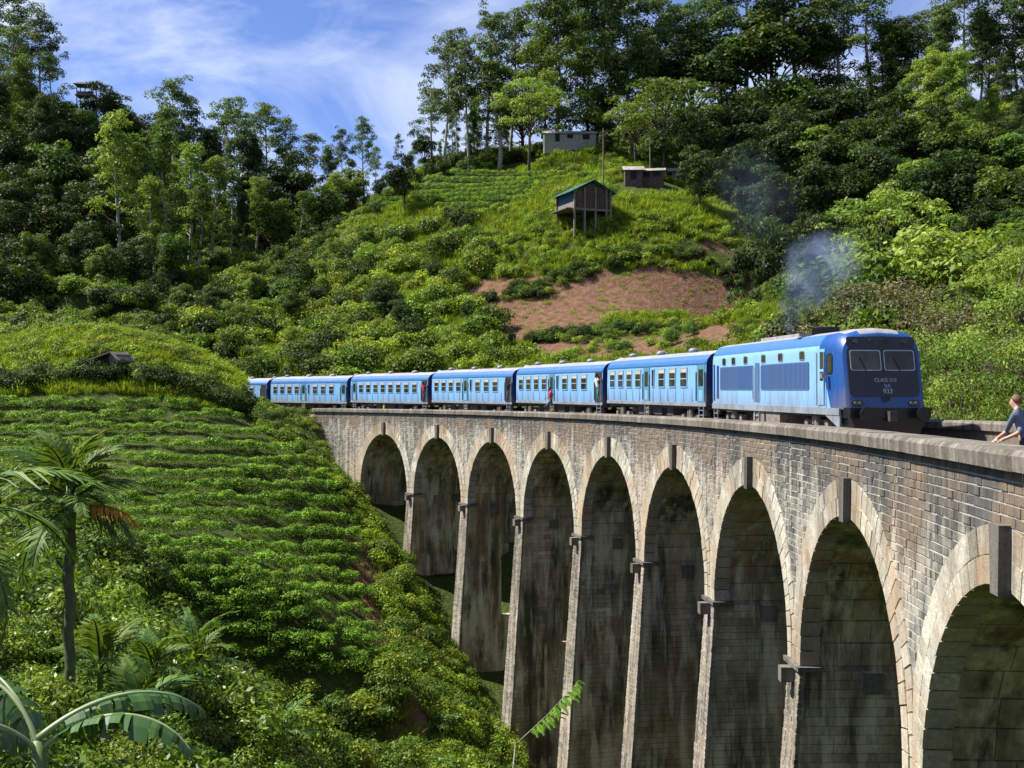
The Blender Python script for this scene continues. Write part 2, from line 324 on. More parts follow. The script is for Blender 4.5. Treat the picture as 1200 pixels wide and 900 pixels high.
for (u, v, d) in [(100, 960, 12), (300, 990, 18), (60, 850, 20), (250, 890, 26), (400, 925, 32), (200, 808, 36), (330, 832, 45), (450, 885, 58), (500, 900, 55), (0, 740, 40),
                  (-200, 600, 60), (100, 665, 58), (0, 570, 75), (200, 610, 74), (300, 690, 66), (400, 745, 66), (480, 805, 70), (560, 865, 70), (300, 590, 84), (400, 608, 88), (435, 650, 88),
                  (350, 525, 97), (200, 506, 95), (100, 488, 97), (0, 486, 98), (250, 482, 101), (-150, 486, 98),
                  (0, 446, 104), (60, 412, 108), (130, 392, 113), (200, 408, 112), (245, 440, 110), (-100, 436, 106),
                  (300, 444, 128), (420, 436, 135), (560, 428, 135), (650, 418, 135), (300, 390, 160), (400, 340, 172), (500, 340, 165), (400, 270, 200), (300, 310, 190), (480, 280, 188),
                  (560, 256, 185), (560, 210, 205), (640, 195, 205), (440, 250, 205), (680, 262, 165), (600, 310, 165), (600, 378, 150), (740, 380, 142), (740, 325, 155), (880, 345, 145), (880, 375, 135),
                  (830, 275, 160), (760, 210, 180), (660, 168, 205), (800, 165, 205), (900, 405, 112), (950, 440, 95), (1000, 320, 120), (1150, 320, 110), (1000, 215, 160), (1180, 215, 150), (940, 222, 170),
                  (1150, 115, 185), (1000, 135, 200), (880, 140, 205), (900, 75, 240), (1050, 65, 240), (700, 118, 240), (1200, 40, 240), (800, 85, 260), (900, 200, 330), (600, 220, 330), (1200, 150, 330),
                  (50, 340, 150), (150, 360, 150), (0, 405, 128), (100, 310, 175), (50, 260, 190), (50, 185, 215), (100, 112, 235), (0, 70, 245), (-150, 10, 260), (200, 260, 215), (200, 310, 180),
                  (300, 268, 225), (250, 228, 240), (150, 175, 240), (380, 252, 240), (430, 232, 260), (480, 218, 240), (530, 190, 230), (620, 150, 235), (300, 300, 330), (100, 220, 340), (-200, 200, 330), (450, 300, 330)]:
    x_, y_, z_ = at3(u, v, d)
    if d >= 195 and not (420 < u < 720 and v > 160): z_ -= (13 if u > 840 else 9) if u > 640 else 6      # tree-clad: the ground lies below the crowns
    elif u >= 850 and d >= 140: z_ -= 9
    elif u < 280 and d > 160: z_ -= 5
    cp.append((x_, y_, z_))
cp = np.array(cp)
def phi(r2): return .5 * r2 * np.log(r2 + 1e-6)
_n = len(cp); _D = ((cp[:, None, :2] - cp[None, :, :2]) ** 2).sum(-1) / 1e4
_A = np.zeros((_n + 3, _n + 3)); _A[:_n, :_n] = phi(_D) + np.eye(_n) * .002; _P = np.c_[np.ones(_n), cp[:, :2] / 100]; _A[:_n, _n:] = _P; _A[_n:, :_n] = _P.T
_w = np.linalg.solve(_A, np.r_[cp[:, 2], 0, 0, 0])
def vnoise(x, y, sc, seed):
    out_ = 0; amp = 1.; r = np.random.default_rng(seed)
    for k in range(4):
        a = r.uniform(0, 6.28, 6); f = r.uniform(.7, 1.4, 6) * sc * 1.9 ** k; ph = r.uniform(0, 6.28, 6)
        out_ = out_ + amp * sum(np.sin((x * np.cos(a[i]) + y * np.sin(a[i])) * f[i] + ph[i]) for i in range(6)) / 6; amp *= .5
    return out_
def sstep(a, b, x): q = np.clip((x - a) / (b - a), 0, 1); return q * q * (3 - 2 * q)
def H(x, y):
    x = np.atleast_1d(np.asarray(x, float)); y = np.atleast_1d(np.asarray(y, float)); z = np.zeros(len(x))
    for i in range(0, len(x), 20000):
        q = np.c_[x[i:i + 20000], y[i:i + 20000]]; d2 = ((q[:, None, :] - cp[None, :, :2]) ** 2).sum(-1) / 1e4
        z[i:i + 20000] = phi(d2) @ _w[:_n] + _w[_n] + q[:, 0] / 100 * _w[_n + 1] + q[:, 1] / 100 * _w[_n + 2]
    z = np.clip(z, -30, 95) + .35 * vnoise(x, y, .35, 3)
    rad = np.hypot(x + R, y); t = rad - R; s = np.arctan2(y, x + R) * R
    lev = -.55 + GR * s                                   # railway formation beyond both abutments
    k = sstep(93, 97, s) * (1 - sstep(9.5, 14, t)) * sstep(-3.5, -.5, t) * (x > -125)
    k2 = (1 - sstep(-12, -7, s)) * (1 - sstep(9.5, 14, t)) * sstep(-1.5, -.3, t) * sstep(-60, -50, s)
    k = np.maximum(k, k2)
    return z * (1 - k) + lev * k
def h1(x, y): return float(H([x], [y])[0])
def proj(x, y, z):
    dx, dy = x - CX, y - CY; d = dx * fwd[0] + dy * fwd[1]; r = dx * rgt[0] + dy * rgt[1]
    return 600 + FPX * r / d, V0 - FPX * (z - CZ) / d, d
def ray(u, v, d0=110., d1=300.):            # distance at which the line of sight (u, v) meets the ground
    d = np.arange(d0, d1, .5); P = np.array([CX, CY]) + fwd * d[:, None] + rgt * ((u - 600) / FPX * d)[:, None]; vg = V0 - FPX * (H(P[:, 0], P[:, 1]) - CZ) / d
    k = np.where(vg <= v)[0]; return float(d[k[0]]) if len(k) else float(d[np.argmin(vg)])
def hit(u, v, d0=110.): return at(u, ray(u, v, d0))
xs = np.r_[-1500, -700, -400, np.arange(-230, -140, 8), np.arange(-140, 140, 1.7), np.arange(140, 230, 8), 400, 700, 1500]
ys = np.r_[-900, -400, -150, np.arange(-60, -20, 4), np.arange(-20, 130, 1.5), np.arange(130, 290, 2.2), np.arange(290, 420, 10), 600, 1000, 1800]
GX, GY = np.meshgrid(xs, ys); gx, gy = GX.ravel(), GY.ravel()
gz = H(np.clip(gx, -230, 230), np.clip(gy, -60, 400))
far = np.maximum(np.maximum(np.abs(gx) - 230, 0), np.maximum(gy - 400, 0)); gz = np.where(far > 0, np.maximum(gz * np.exp(-far / 600), -20), gz)
uu, vv, dd = proj(gx, gy, gz)
soil = .0 * gx + .08
def inpoly(u, d, poly):
    ins = np.zeros(len(u), bool); n = len(poly); j = n - 1
    for i in range(n):
        (xi, yi), (xj, yj) = poly[i], poly[j]
        c = ((yi > d) != (yj > d)) & (u < (xj - xi) * (d - yi) / (yj - yi + 1e-12) + xi); ins ^= c; j = i
    return ins
PLOT = [[hit(u, v) for u, v in q] for q in (
    [(562, 332), (640, 324), (720, 320), (800, 321), (900, 328), (922, 348), (905, 366), (800, 372), (700, 379), (650, 384), (612, 366), (590, 350)],
    [(640, 392), (780, 388), (880, 382), (870, 408), (700, 424), (620, 420)], [(792, 290), (850, 288), (880, 306), (800, 312)], [(0, 268), (42, 270), (50, 290), (0, 296)])]
for i, q in enumerate(PLOT): soil[inpoly(gx, gy, q)] = 1.0 if i == 0 else (.62 if i < 2 else .75)
for u_, v_ in ((590, 352), (600, 374), (622, 386), (650, 392), (575, 342), (905, 368), (890, 350), (870, 372)):
    q_ = hit(u_, v_); soil[np.hypot(gx - q_[0], gy - q_[1]) < 4.6] = .95
rad_ = np.hypot(gx + R, gy) - R; ss_ = np.arctan2(gy, gx + R) * R
soil[(ss_ > 90) & (rad_ > -1) & (rad_ < 11) & (ss_ < 190) & (gx > -120)] = .55
PATH = [at(428, 88), at(432, 84), at(440, 79), at(452, 74), at(478, 71), at(492, 67), at(497, 63)]
def near_path(x, y, r):
    m = np.zeros(len(x), bool)
    for (a, b), (c, e) in zip(PATH[:-1], PATH[1:]):
        L2 = (c - a) ** 2 + (e - b) ** 2; q = np.clip(((x - a) * (c - a) + (y - b) * (e - b)) / L2, 0, 1)
        m |= np.hypot(x - a - q * (c - a), y - b - q * (e - b)) < r
    return m
soil[inpoly(uu, dd, [(-80, 56), (300, 56), (485, 62), (425, 88), (372, 101), (-80, 101)])] = .22
soil[near_path(gx, gy, 1.0)] = 1.0
nx, ny = len(xs), len(ys); idx = np.arange(nx * ny).reshape(ny, nx)
F = np.stack([idx[:-1, :-1], idx[:-1, 1:], idx[1:, 1:], idx[1:, :-1]], -1).reshape(-1, 4)
me = bpy.data.meshes.new('terrain'); V = np.c_[gx, gy, gz]
me.vertices.add(len(V)); me.vertices.foreach_set('co', V.astype(np.float32).ravel())
me.loops.add(F.size); me.loops.foreach_set('vertex_index', F.astype(np.int32).ravel()); me.polygons.add(len(F))
me.polygons.foreach_set('loop_start', np.arange(0, F.size, 4, dtype=np.int32)); me.polygons.foreach_set('use_smooth', np.ones(len(F), bool))
a_ = me.attributes.new('soil', 'FLOAT', 'POINT'); a_.data.foreach_set('value', soil.astype(np.float32)); me.update(); me.validate()
tag(link('terrain', me, None, M['ground']), kind='structure')

# ------------------------------------------------------------------ viaduct
via = empty('stone_viaduct', B(0, 0, -13)); tag(via, 'long curved stone railway viaduct with nine tall round arches', 'viaduct')
vinv = Matrix.Translation(-Vector(via.location))
def under(o):
    o.parent = via; o.matrix_parent_inverse = vinv; return o
SA, SB = -16.0, 97.0                   # ends of the masonry
arch_s = [i * SP for i in range(NA)]; pier_s = [(i + .5) * SP for i in range(NA - 1)]
def sbox(mb, s0, s1, t0, t1, z0, z1, j=0.):
    r = (lambda: random.uniform(-j, j)) if j else (lambda: 0.)
    mb.hexa([B(s0, t0 + r(), z0), B(s0, t1, z0), B(s1, t1, z0), B(s1, t0 + r(), z0), B(s0, t0 + r(), z1), B(s0, t1, z1), B(s1, t1, z1), B(s1, t0 + r(), z1)])
# spandrel core with arch cut-outs, both faces
def spandrel_cols():
    cols = []
    edge = [(SA, -14.), (-RI - .001, -14.)]
    cols.append(('solid', SA, -RI, -13.5))
    for i, sc in enumerate(arch_s):
        for k in range(24):
            a0, a1 = math.pi - math.pi * k / 24, math.pi - math.pi * (k + 1) / 24
            cols.append(('arch', sc + RI * math.cos(a0), sc + RI * math.cos(a1), ZS + RI * math.sin(a0), ZS + RI * math.sin(a1)))
        if i < NA - 1: cols.append(('solid', sc + RI, sc + SP - RI, ZS))
    cols.append(('solid', arch_s[-1] + RI, SB, -13.5)); return cols
for name, t, flip in (('spandrel_wall', .016, False), ('spandrel_wall', WB - .0, True)):
    mb = MB()
    for c in spandrel_cols():
        n = max(1, int((c[2] - c[1]) / 1.2)) if c[0] == 'solid' else 1
        for k in range(n):
            s0 = c[1] + (c[2] - c[1]) * k / n; s1 = c[1] + (c[2] - c[1]) * (k + 1) / n
            z0, z1 = (c[3], c[3]) if c[0] == 'solid' else (c[3], c[4])
            q = [B(s0, t, z0), B(s1, t, z1), B(s1, t, 0), B(s0, t, 0)]
            mb.quad(*(q if flip else q[::-1]))
    under(mb.build(name, M['mortar']))
# brickwork of the near face
unit_bricks = []
for k in range(6):
    mb = MB(); j = lambda: random.uniform(-.035, .035)
    mb.hexa([(0 + j() * .4, -.5 + j(), -.5 + j()), (1, -.5, -.5), (1, .5, -.5), (0 + j() * .4, .5 + j(), -.5 + j()), (0 + j() * .4, -.5 + j(), .5 + j()), (1, -.5, .5), (1, .5, .5), (0 + j() * .4, .5 + j(), .5 + j())])
    me = mb.mesh('brick'); me.materials.append(M['brick']); unit_bricks.append(me)
CH = .172; bricks = []
nrow = int(6.3 / CH)
def free_intervals(zb, zt):
    iv = [(SA, SB)]; zc = zb
    for sc in arch_s:
        if zc - ZS >= RO - .06: continue
        hw = math.sqrt(max((RO - .06) ** 2 - max(zb - ZS, 0) ** 2, 0)); ht = math.sqrt(max((RO - .06) ** 2 - max(zt - ZS, 0) ** 2, 0)); hw = (hw + ht) / 2
        a, b = sc - hw, sc + hw; n2 = []
        for (p, q) in iv:
            if b <= p or a >= q: n2.append((p, q))
            else:
                if a > p: n2.append((p, a))
                if b < q: n2.append((b, q))
        iv = n2
    return iv
def rowcut(a, b, lo, hi):
    out_ = []; s = a
    while s < b - .01:
        l = random.uniform(lo, hi)
        if b - s - l < lo * .6: l = b - s
        out_.append((s, min(b, s + l))); s += l
    return out_
for r in range(70):
    zt = -.02 - r * CH; zb = zt - CH + .034
    if r >= nrow: ivs = [(SA, -RI), (arch_s[-1] + RI, SB)]
    else: ivs = free_intervals(zb, zt)
    for (a, b) in ivs:
        if b - a < .12: continue
        for (p, q) in rowcut(a, b, .28, .52):
            if q - p < .05: continue
            bricks.append((p + .011, q - .011, random.choice((-.008, 0, 0, .004)) + random.uniform(-.004, .004), zb, zt))
vis = sorted(bricks, key=lambda q: q[0] if q[0] > -1.2 else 999)
ind = set(id(q) for q in vis[:230])
mb = MB()
for q in bricks:
    s0, s1, t, zb, zt = q
    if id(q) in ind:
        o = link('brick', random.choice(unit_bricks)); sm = (s0 + s1) / 2; a = sm / R
        o.location = B(sm, t, (zb + zt) / 2); o.rotation_euler = (0, 0, a); o.scale = (.11, s1 - s0, zt - zb); under(o)
    else:
        mb.av = random.random(); j = .006
        sbox(mb, s0, s1, t, .09, zb, zt, j)
under(tag(mb.build('brickwork', M['brick'], attr='rnd'), kind='stuff'))
# arch rings: two courses of voussoirs, springing clipped at the pier centre
mbs = MB(); nindv = 0
for i, sc in enumerate(arch_s):
    for ring, (r0, r1, proud, nseg) in enumerate(((RI, RI + .44, .05, 34), (RI + .455, RO, .035, 38))):
        for k in range(nseg):
            a0, a1 = math.pi * (k + .04) / nseg, math.pi * (k + .96) / nseg
            if abs((a0 + a1) / 2 - math.pi / 2) < .055: continue
            pts = []
            for (a, r) in ((a0, r0), (a1, r0), (a1, r1), (a0, r1)):
                s = sc + r * math.cos(a); s = min(max(s, sc - SP / 2 + .008), sc + SP / 2 - .008); pts.append((s, ZS + r * math.sin(a)))
            if max(p[0] for p in pts) - min(p[0] for p in pts) < .03: continue
            tf = -proud + random.uniform(-.012, .012); tb = .5
            near = i <= 1 and (sc + r0 * math.cos(a0)) > -4 and nindv < 150
            tgt = MB() if near else mbs
            tgt.av = random.random()
            tgt.prism([B(s, tf, z) for s, z in pts], [B(s, tb, z) for s, z in pts])
            if near: under(tgt.build('voussoir', M['voussoir'], attr='rnd')); nindv += 1
under(tag(mbs.build('arch_ring', M['voussoir'], attr='rnd'), kind='stuff'))
for sc in arch_s:
    mb = MB(); mb.prism([B(sc + w, -.17, z) for w, z in ((-.19, -1.86), (-.24, -.82), (.24, -.82), (.19, -1.86))], [B(sc + w, .6, z) for w, z in ((-.19, -1.86), (-.24, -.82), (.24, -.82), (.19, -1.86))])
    under(mb.build('keystone', M['keystone'], attr='rnd'))
    # barrel vault in coursed blocks
    mb = MB(); mb2 = MB(); NV = 22
    for k in range(NV):
        a0, a1 = math.pi * k / NV, math.pi * (k + 1) / NV
        mb2.quad(*[B(sc + (RI + .035) * math.cos(a), t, ZS + (RI + .035) * math.sin(a)) for a, t in ((a0, .3), (a1, .3), (a1, WB), (a0, WB))])
        t = .46
        while t < WB:
            l = random.uniform(.5, .95); t1 = min(WB, t + l); mb.av = random.random(); e = .02 / RI; rr = RI + random.uniform(-.012, .012)
            ring = [(a0 + e, rr), (a1 - e, rr), (a1 - e, RI + .06), (a0 + e, RI + .06)]
            mb.prism([B(sc + r * math.cos(a), t + .01, ZS + r * math.sin(a)) for a, r in ring], [B(sc + r * math.cos(a), t1 - .01, ZS + r * math.sin(a)) for a, r in ring]); t = t1
    v = under(mb2.build('vault', M['innermortar'])); tag(link('vault_blocks', mb.mesh('vault_blocks', attr='rnd'), v, M['inner']), kind='stuff')
    v.children[0].matrix_parent_inverse = Matrix()
# piers: battered, with imposts, corbels and (two of them) a tall relieving opening
BAT, BATS = .072, .018
def tf_(z): return -.03 + BAT * (z - ZS)
def hw_(z): return (SP / 2 - RI) + BATS * (ZS - z)
for i, ps in enumerate(pier_s):
    zg = min(h1(*B(ps, -1, 0)[:2]), h1(*B(ps, 8, 0)[:2])) - 1.2 - GR * ps
    op = (2.5, 4.7, -14.5, -9.1) if i in (5, 6) else None
    mb = MB()
    def core(poly):
        e = .02
        mb.prism([B(ps - hw_(z) + e, t, z) for t, z in poly], [B(ps + hw_(z) - e, t, z) for t, z in poly])
    f = lambda z: tf_(z) + .015
    if not op: core([(f(zg), zg), (f(ZS), ZS), (WB, ZS), (WB, zg)])
    else:
        t0, t1, z0, z1 = op; tm = (t0 + t1) / 2; hr = (t1 - t0) / 2
        core([(f(zg), zg), (f(ZS), ZS), (t0, ZS), (t0, zg)]); core([(t1, zg), (t1, ZS), (WB, ZS), (WB, zg)])
        arc = [(tm - hr * math.cos(math.pi * k / 8), z1 - hr + hr * math.sin(math.pi * k / 8)) for k in range(9)]
        core([(t0, ZS)] + [(t1, ZS)] + arc[::-1]); low = [(tm - hr * math.cos(math.pi * k / 8), z0 + .35 - .35 * math.sin(math.pi * k / 8)) for k in range(9)]
        core([(t0, zg)] + low + [(t1, zg)])
    p = under(mb.build('pier', M['innermortar']))
    mbf = MB(); mbi = MB(); z = ZS - .14
    while z - CH > zg:
        zt, zb = z, z - CH + .034; zm = (zt + zb) / 2; hw = hw_(zm)
        for (a, b) in rowcut(-hw, hw, .38, .62):                               # front
            mbf.av = random.random(); e = random.uniform(-.012, .010); d = .14
            mbf.hexa([B(ps + a + .008, tf_(zb) + e, zb), B(ps + a + .008, tf_(zb) + d, zb), B(ps + b - .008, tf_(zb) + d, zb), B(ps + b - .008, tf_(zb) + e, zb),
                      B(ps + a + .008, tf_(zt) + e, zt), B(ps + a + .008, tf_(zt) + d, zt), B(ps + b - .008, tf_(zt) + d, zt), B(ps + b - .008, tf_(zt) + e, zt)])
        z -= CH
    z = ZS - .14; CI = .25
    while z - CI > zg:
        zt, zb = z, z - CI + .016; zm = (zt + zb) / 2
        for (a, b) in rowcut(tf_(zm) + .12, WB, .5, .95):                       # face under the arch
            if op:
                t0, t1, z0, z1 = op; tm = (t0 + t1) / 2; hr = (t1 - t0) / 2
                if z0 - .1 < zm < z1 + .05:
                    w = hr if zm < z1 - hr else math.sqrt(max(hr * hr - (zm - z1 + hr) ** 2, 0))
                    if b > tm - w and a < tm + w:
                        if a < tm - w - .1: b = tm - w
                        elif b > tm + w + .1: a = tm + w
                        else: continue
            mbi.av = random.random(); e = random.uniform(-.010, .014)
            for sg in (-1, 1):
                if sg == 1 and i not in (0,): continue
                c = [B(ps + sg * (hw_(zb) + e), a + .008, zb), B(ps + sg * (hw_(zb) + e), b - .008, zb), B(ps + sg * (hw_(zb) - .08), b - .008, zb), B(ps + sg * (hw_(zb) - .08), a + .008, zb),
                     B(ps + sg * (hw_(zt) + e), a + .008, zt), B(ps + sg * (hw_(zt) + e), b - .008, zt), B(ps + sg * (hw_(zt) - .08), b - .008, zt), B(ps + sg * (hw_(zt) - .08), a + .008, zt)]
                mbi.hexa(c)
        z -= CI
    tag(link('pier_front_bricks', mbf.mesh('pier_front_bricks', attr='rnd'), p, M['pier_front']), kind='stuff')
    tag(link('pier_side_bricks', mbi.mesh('pier_side_bricks', attr='rnd'), p, M['inner']), kind='stuff')
    mb = MB(); h = hw_(ZS)
    sbox(mb, ps - h - .16, ps + h + .16, -.14, .60, ZS - .13, ZS); link('impost', mb.mesh('impost', attr='rnd'), p, M['keystone'])
    mb = MB(); sbox(mb, ps - .16, ps + .20, -.44, .02, ZS - .56, ZS - .14); link('corbel', mb.mesh('corbel', attr='rnd'), p, M['coping'])
    for tt in (1.7, 3.2, 4.9, 6.4):
        mb = MB(); mb.av = random.random(); sbox(mb, ps - h - .12, ps - h + .05, tt, tt + .55, ZS - .75, ZS - .2); link('corbel', mb.mesh('corbel', attr='rnd'), p, M['coping'])
for sa, sg in ((arch_s[-1] + RI, 1), (-RI, -1)):
    mb = MB(); c = sorted((sa + sg * .03, sa + sg * 3)); sbox(mb, c[0], c[1], .12, WB, -15, ZS); p = under(mb.build('abutment', M['innermortar']))
    mb = MB(); z = ZS
    while z > -14:
        for (a, b) in rowcut(.1, WB, .5, .95): mb.av = random.random(); sbox(mb, *sorted((sa + random.uniform(-.012, .012), sa + sg * .08)), a + .008, b - .008, z - .234, z)
        z -= .25
    tag(link('abutment_bricks', mb.mesh('abutment_bricks', attr='rnd'), p, M['inner']), kind='stuff')
# coping stones and far parapet
for t0, t1 in ((-.16, .72), (WB - .72, WB + .16)):
    s = SA
    while s < SB:
        s1 = min(SB, s + random.uniform(1.3, 1.9)); mb = MB(); mb.av = random.random(); dz = random.uniform(-.006, .006); e = .02
        prof = [(t0, .0), (t0 - .01, .22), (t0 + .06, .30), (t1 - .06, .30), (t1 + .01, .22), (t1, .0)]
        mb.prism([B(s + .004, t, z + dz) for t, z in prof], [B(s1 - .004, t, z + dz) for t, z in prof]); under(mb.build('coping_stone', M['coping'], attr='rnd')); s = s1
for t0, t1 in ((.09, .62), (WB - .62, WB - .02)):
    mb = MB(); n = 70
    for k in range(n): sbox(mb, SA + (SB - SA) * k / n, SA + (SB - SA) * (k + 1) / n, t0, t1, -.72, -.003)
    under(mb.build('parapet', M['mortar'] if t0 < 1 else M['brick'], attr='rnd'))
mb = MB(); n = 70
for k in range(n): sbox(mb, SA + (SB - SA) * k / n, SA + (SB - SA) * (k + 1) / n, .1, WB - .05, -.84, -.55)
under(mb.build('deck', M['ballast']))
# ------------------------------------------------------------------ track
ZR = -.23; TC = 4.2
bal = MB(); S0, S1 = -40., 200.; n = 160
for k in range(n):
    a, b = S0 + (S1 - S0) * k / n, S0 + (S1 - S0) * (k + 1) / n
    for (t0, z0), (t1, z1) in (((TC - 2.4, -.62), (TC - 1.6, ZR - .12)), ((TC - 1.6, ZR - .12), (TC + 1.6, ZR - .12)), ((TC + 1.6, ZR - .12), (TC + 2.4, -.62))):
        bal.quad(B(a, t0, z0), B(a, t1, z1), B(b, t1, z1), B(b, t0, z0))
tag(bal.build('railway_ballast', M['ballast']), kind='structure')
trk = empty('railway_track', B(0, TC, ZR - .12)); tag(trk, 'single broad gauge railway track curving across the viaduct', 'track')
ti = Matrix.Translation(-Vector(trk.location))
for e in (-.838, .838):
    mb = MB(); prof = [(-.06, -.10), (-.05, -.085), (-.012, -.07), (-.012, -.03), (-.035, -.02), (-.035, 0), (.035, 0), (.035, -.02), (.012, -.03), (.012, -.07), (.05, -.085), (.06, -.10)]
    mb.loft([[B(S0 + (S1 - S0) * k / 120, TC + e + t, ZR + z) for t, z in prof] for k in range(121)]); o = mb.build('rail', M['rail']); o.parent = trk; o.matrix_parent_inverse = ti
mb = MB(); mb.box(-1.35, 1.35, -.12, .12, -.08, .04); sme = mb.mesh('sleeper'); sme.materials.append(M['sleeper'])
for k in range(170):
    s = -25 + k * .8; o = link('sleeper', sme); o.location = B(s, TC, ZR - .13); o.rotation_euler = (0, 0, s / R); o.parent = trk; o.matrix_parent_inverse = ti

# ------------------------------------------------------------------ train
def place(o, s):                      # local +x runs towards the near end, z = 0 on the rail head
    o.location = B(s, TC, ZR); o.rotation_euler = (0, -math.atan(GR) * 0, s / R - math.pi / 2)
def bogie(parent, xc, mat='under'):
    mb = MB(); mb.box(xc - 1.35, xc + 1.35, -1.12, -1.0, .38, .62); mb.box(xc - 1.35, xc + 1.35, 1.0, 1.12, .38, .62); mb.box(xc - .3, xc + .3, -1.0, 1.0, .35, .7)
    b = mb.build('bogie', M[mat], parent)
    for dx in (-.95, .95):
        mb = MB()
        for e in (-.84, .84): mb.cyl((xc + dx, e, .43), (0, 1, 0), .43, .12, 18)
        mb.cyl((xc + dx, 0, .43), (0, 1, 0), .08, 2.1, 8); mb.build('wheelset', M['under_light'], b)
        for e in (-1.19, 1.19):
            mb = MB(); mb.box(xc + dx - .15, xc + dx + .15, e - .07, e + .07, .28, .58); mb.build('axle_box', M['under_light'], b)
    for e in (-1.18, 1.18):
        mb = MB(); mb.cyl((xc, e, .62), (0, 0, 1), .13, .42, 10); mb.cyl((xc - .3, e, .62), (0, 0, 1), .1, .36, 10); mb.build('spring', M['under_light'], b)
def steps(parent, xc, y):
    mb = MB(); sg = 1 if y > 0 else -1
    for xx in (-.27, .27): mb.box(xc + xx - .02, xc + xx + .02, min(y, y - sg * .05), max(y, y - sg * .05), .32, 1.0)
    for z in (.36, .58, .80): mb.box(xc - .27, xc + .27, min(y, y - sg * .2), max(y, y - sg * .2), z, z + .03)
    mb.build('step', M['sill'], parent)
HWC, Z0C, Z1C = 1.40, 1.02, 2.98
def coach_ring(x, hw=HWC):
    pts = [(-hw + .05, Z0C), (-hw, Z0C + .12), (-hw - .02, 2.0), (-hw, Z1C), (-hw + .06, 3.18), (-hw + .25, 3.40), (-.7, 3.58), (0, 3.66)]
    pts = pts + [(-a, b) for a, b in pts[-2::-1]]
    return [(x, -y, z) for y, z in pts]      # counter-clockwise seen from +x
def panel_win(parent, x0, x1, z0, z1, y, kind='slide'):
    sg = 1 if y > 0 else -1
    def bb(mb, a, b, d0, d1, c, e): mb.box(a, b, *sorted((y + sg * d0, y + sg * d1)), c, e)
    mb = MB(); w = .05
    for (a, b, c, e) in ((x0, x1, z1 - w, z1), (x0, x1, z0, z0 + w), (x0, x0 + w, z0 + w, z1 - w), (x1 - w, x1, z0 + w, z1 - w)): bb(mb, a, b, -.02, .028, c, e)
    if kind == 'slide': bb(mb, x0 + w, x1 - w, -.01, .02, z0 + .40, z0 + .44)
    fr = mb.build('window', M['blue_light'] if kind != 'small' else M['silver'], parent)
    mb = MB(); bb(mb, x0 + w, x1 - w, -.02, .008, z0 + w, z1 - w); mb.build('pane', M['glass'], fr)
    if kind == 'slide':
        mb = MB(); bb(mb, x0 + w, x1 - w, .009, .020, z1 - .24, z1 - w - .002); mb.build('ventilator', M['tan'], fr)
        mb = MB(); bb(mb, x0 + w, x1 - w, .010, .022, z0 + .405, z0 + .435); mb.build('rail_bar', M['tan'], fr)
    return fr
def door(parent, x0, x1, y, mat, openit=False, win=True):
    sg = 1 if y > 0 else -1
    mb = MB(); mb.box(x0, x1, *sorted((y - sg * .03, y + sg * .012)), Z0C + .12, 2.93)
    d = mb.build('door', M['inside_shade'] if openit else M[mat], parent)  # an open doorway is a near-black panel, its inner shade painted on
    if not openit:
        if win:
            mb = MB(); mb.box(x0 + .2, x1 - .2, *sorted((y, y + sg * .022)), 1.95, 2.72); mb.build('pane', M['glass'], d)
        mb = MB(); mb.box(x0 + .25, x1 - .25, *sorted((y, y + sg * .02)), 1.25, 1.75); mb.build('door_panel', M['blue_light'], d)
    for x in (x0 - .05, x1 + .02): mb = MB(); mb.box(x, x + .03, *sorted((y, y + sg * .07)), 1.25, 2.6); mb.build('handrail', M['sill'], d)
    return d
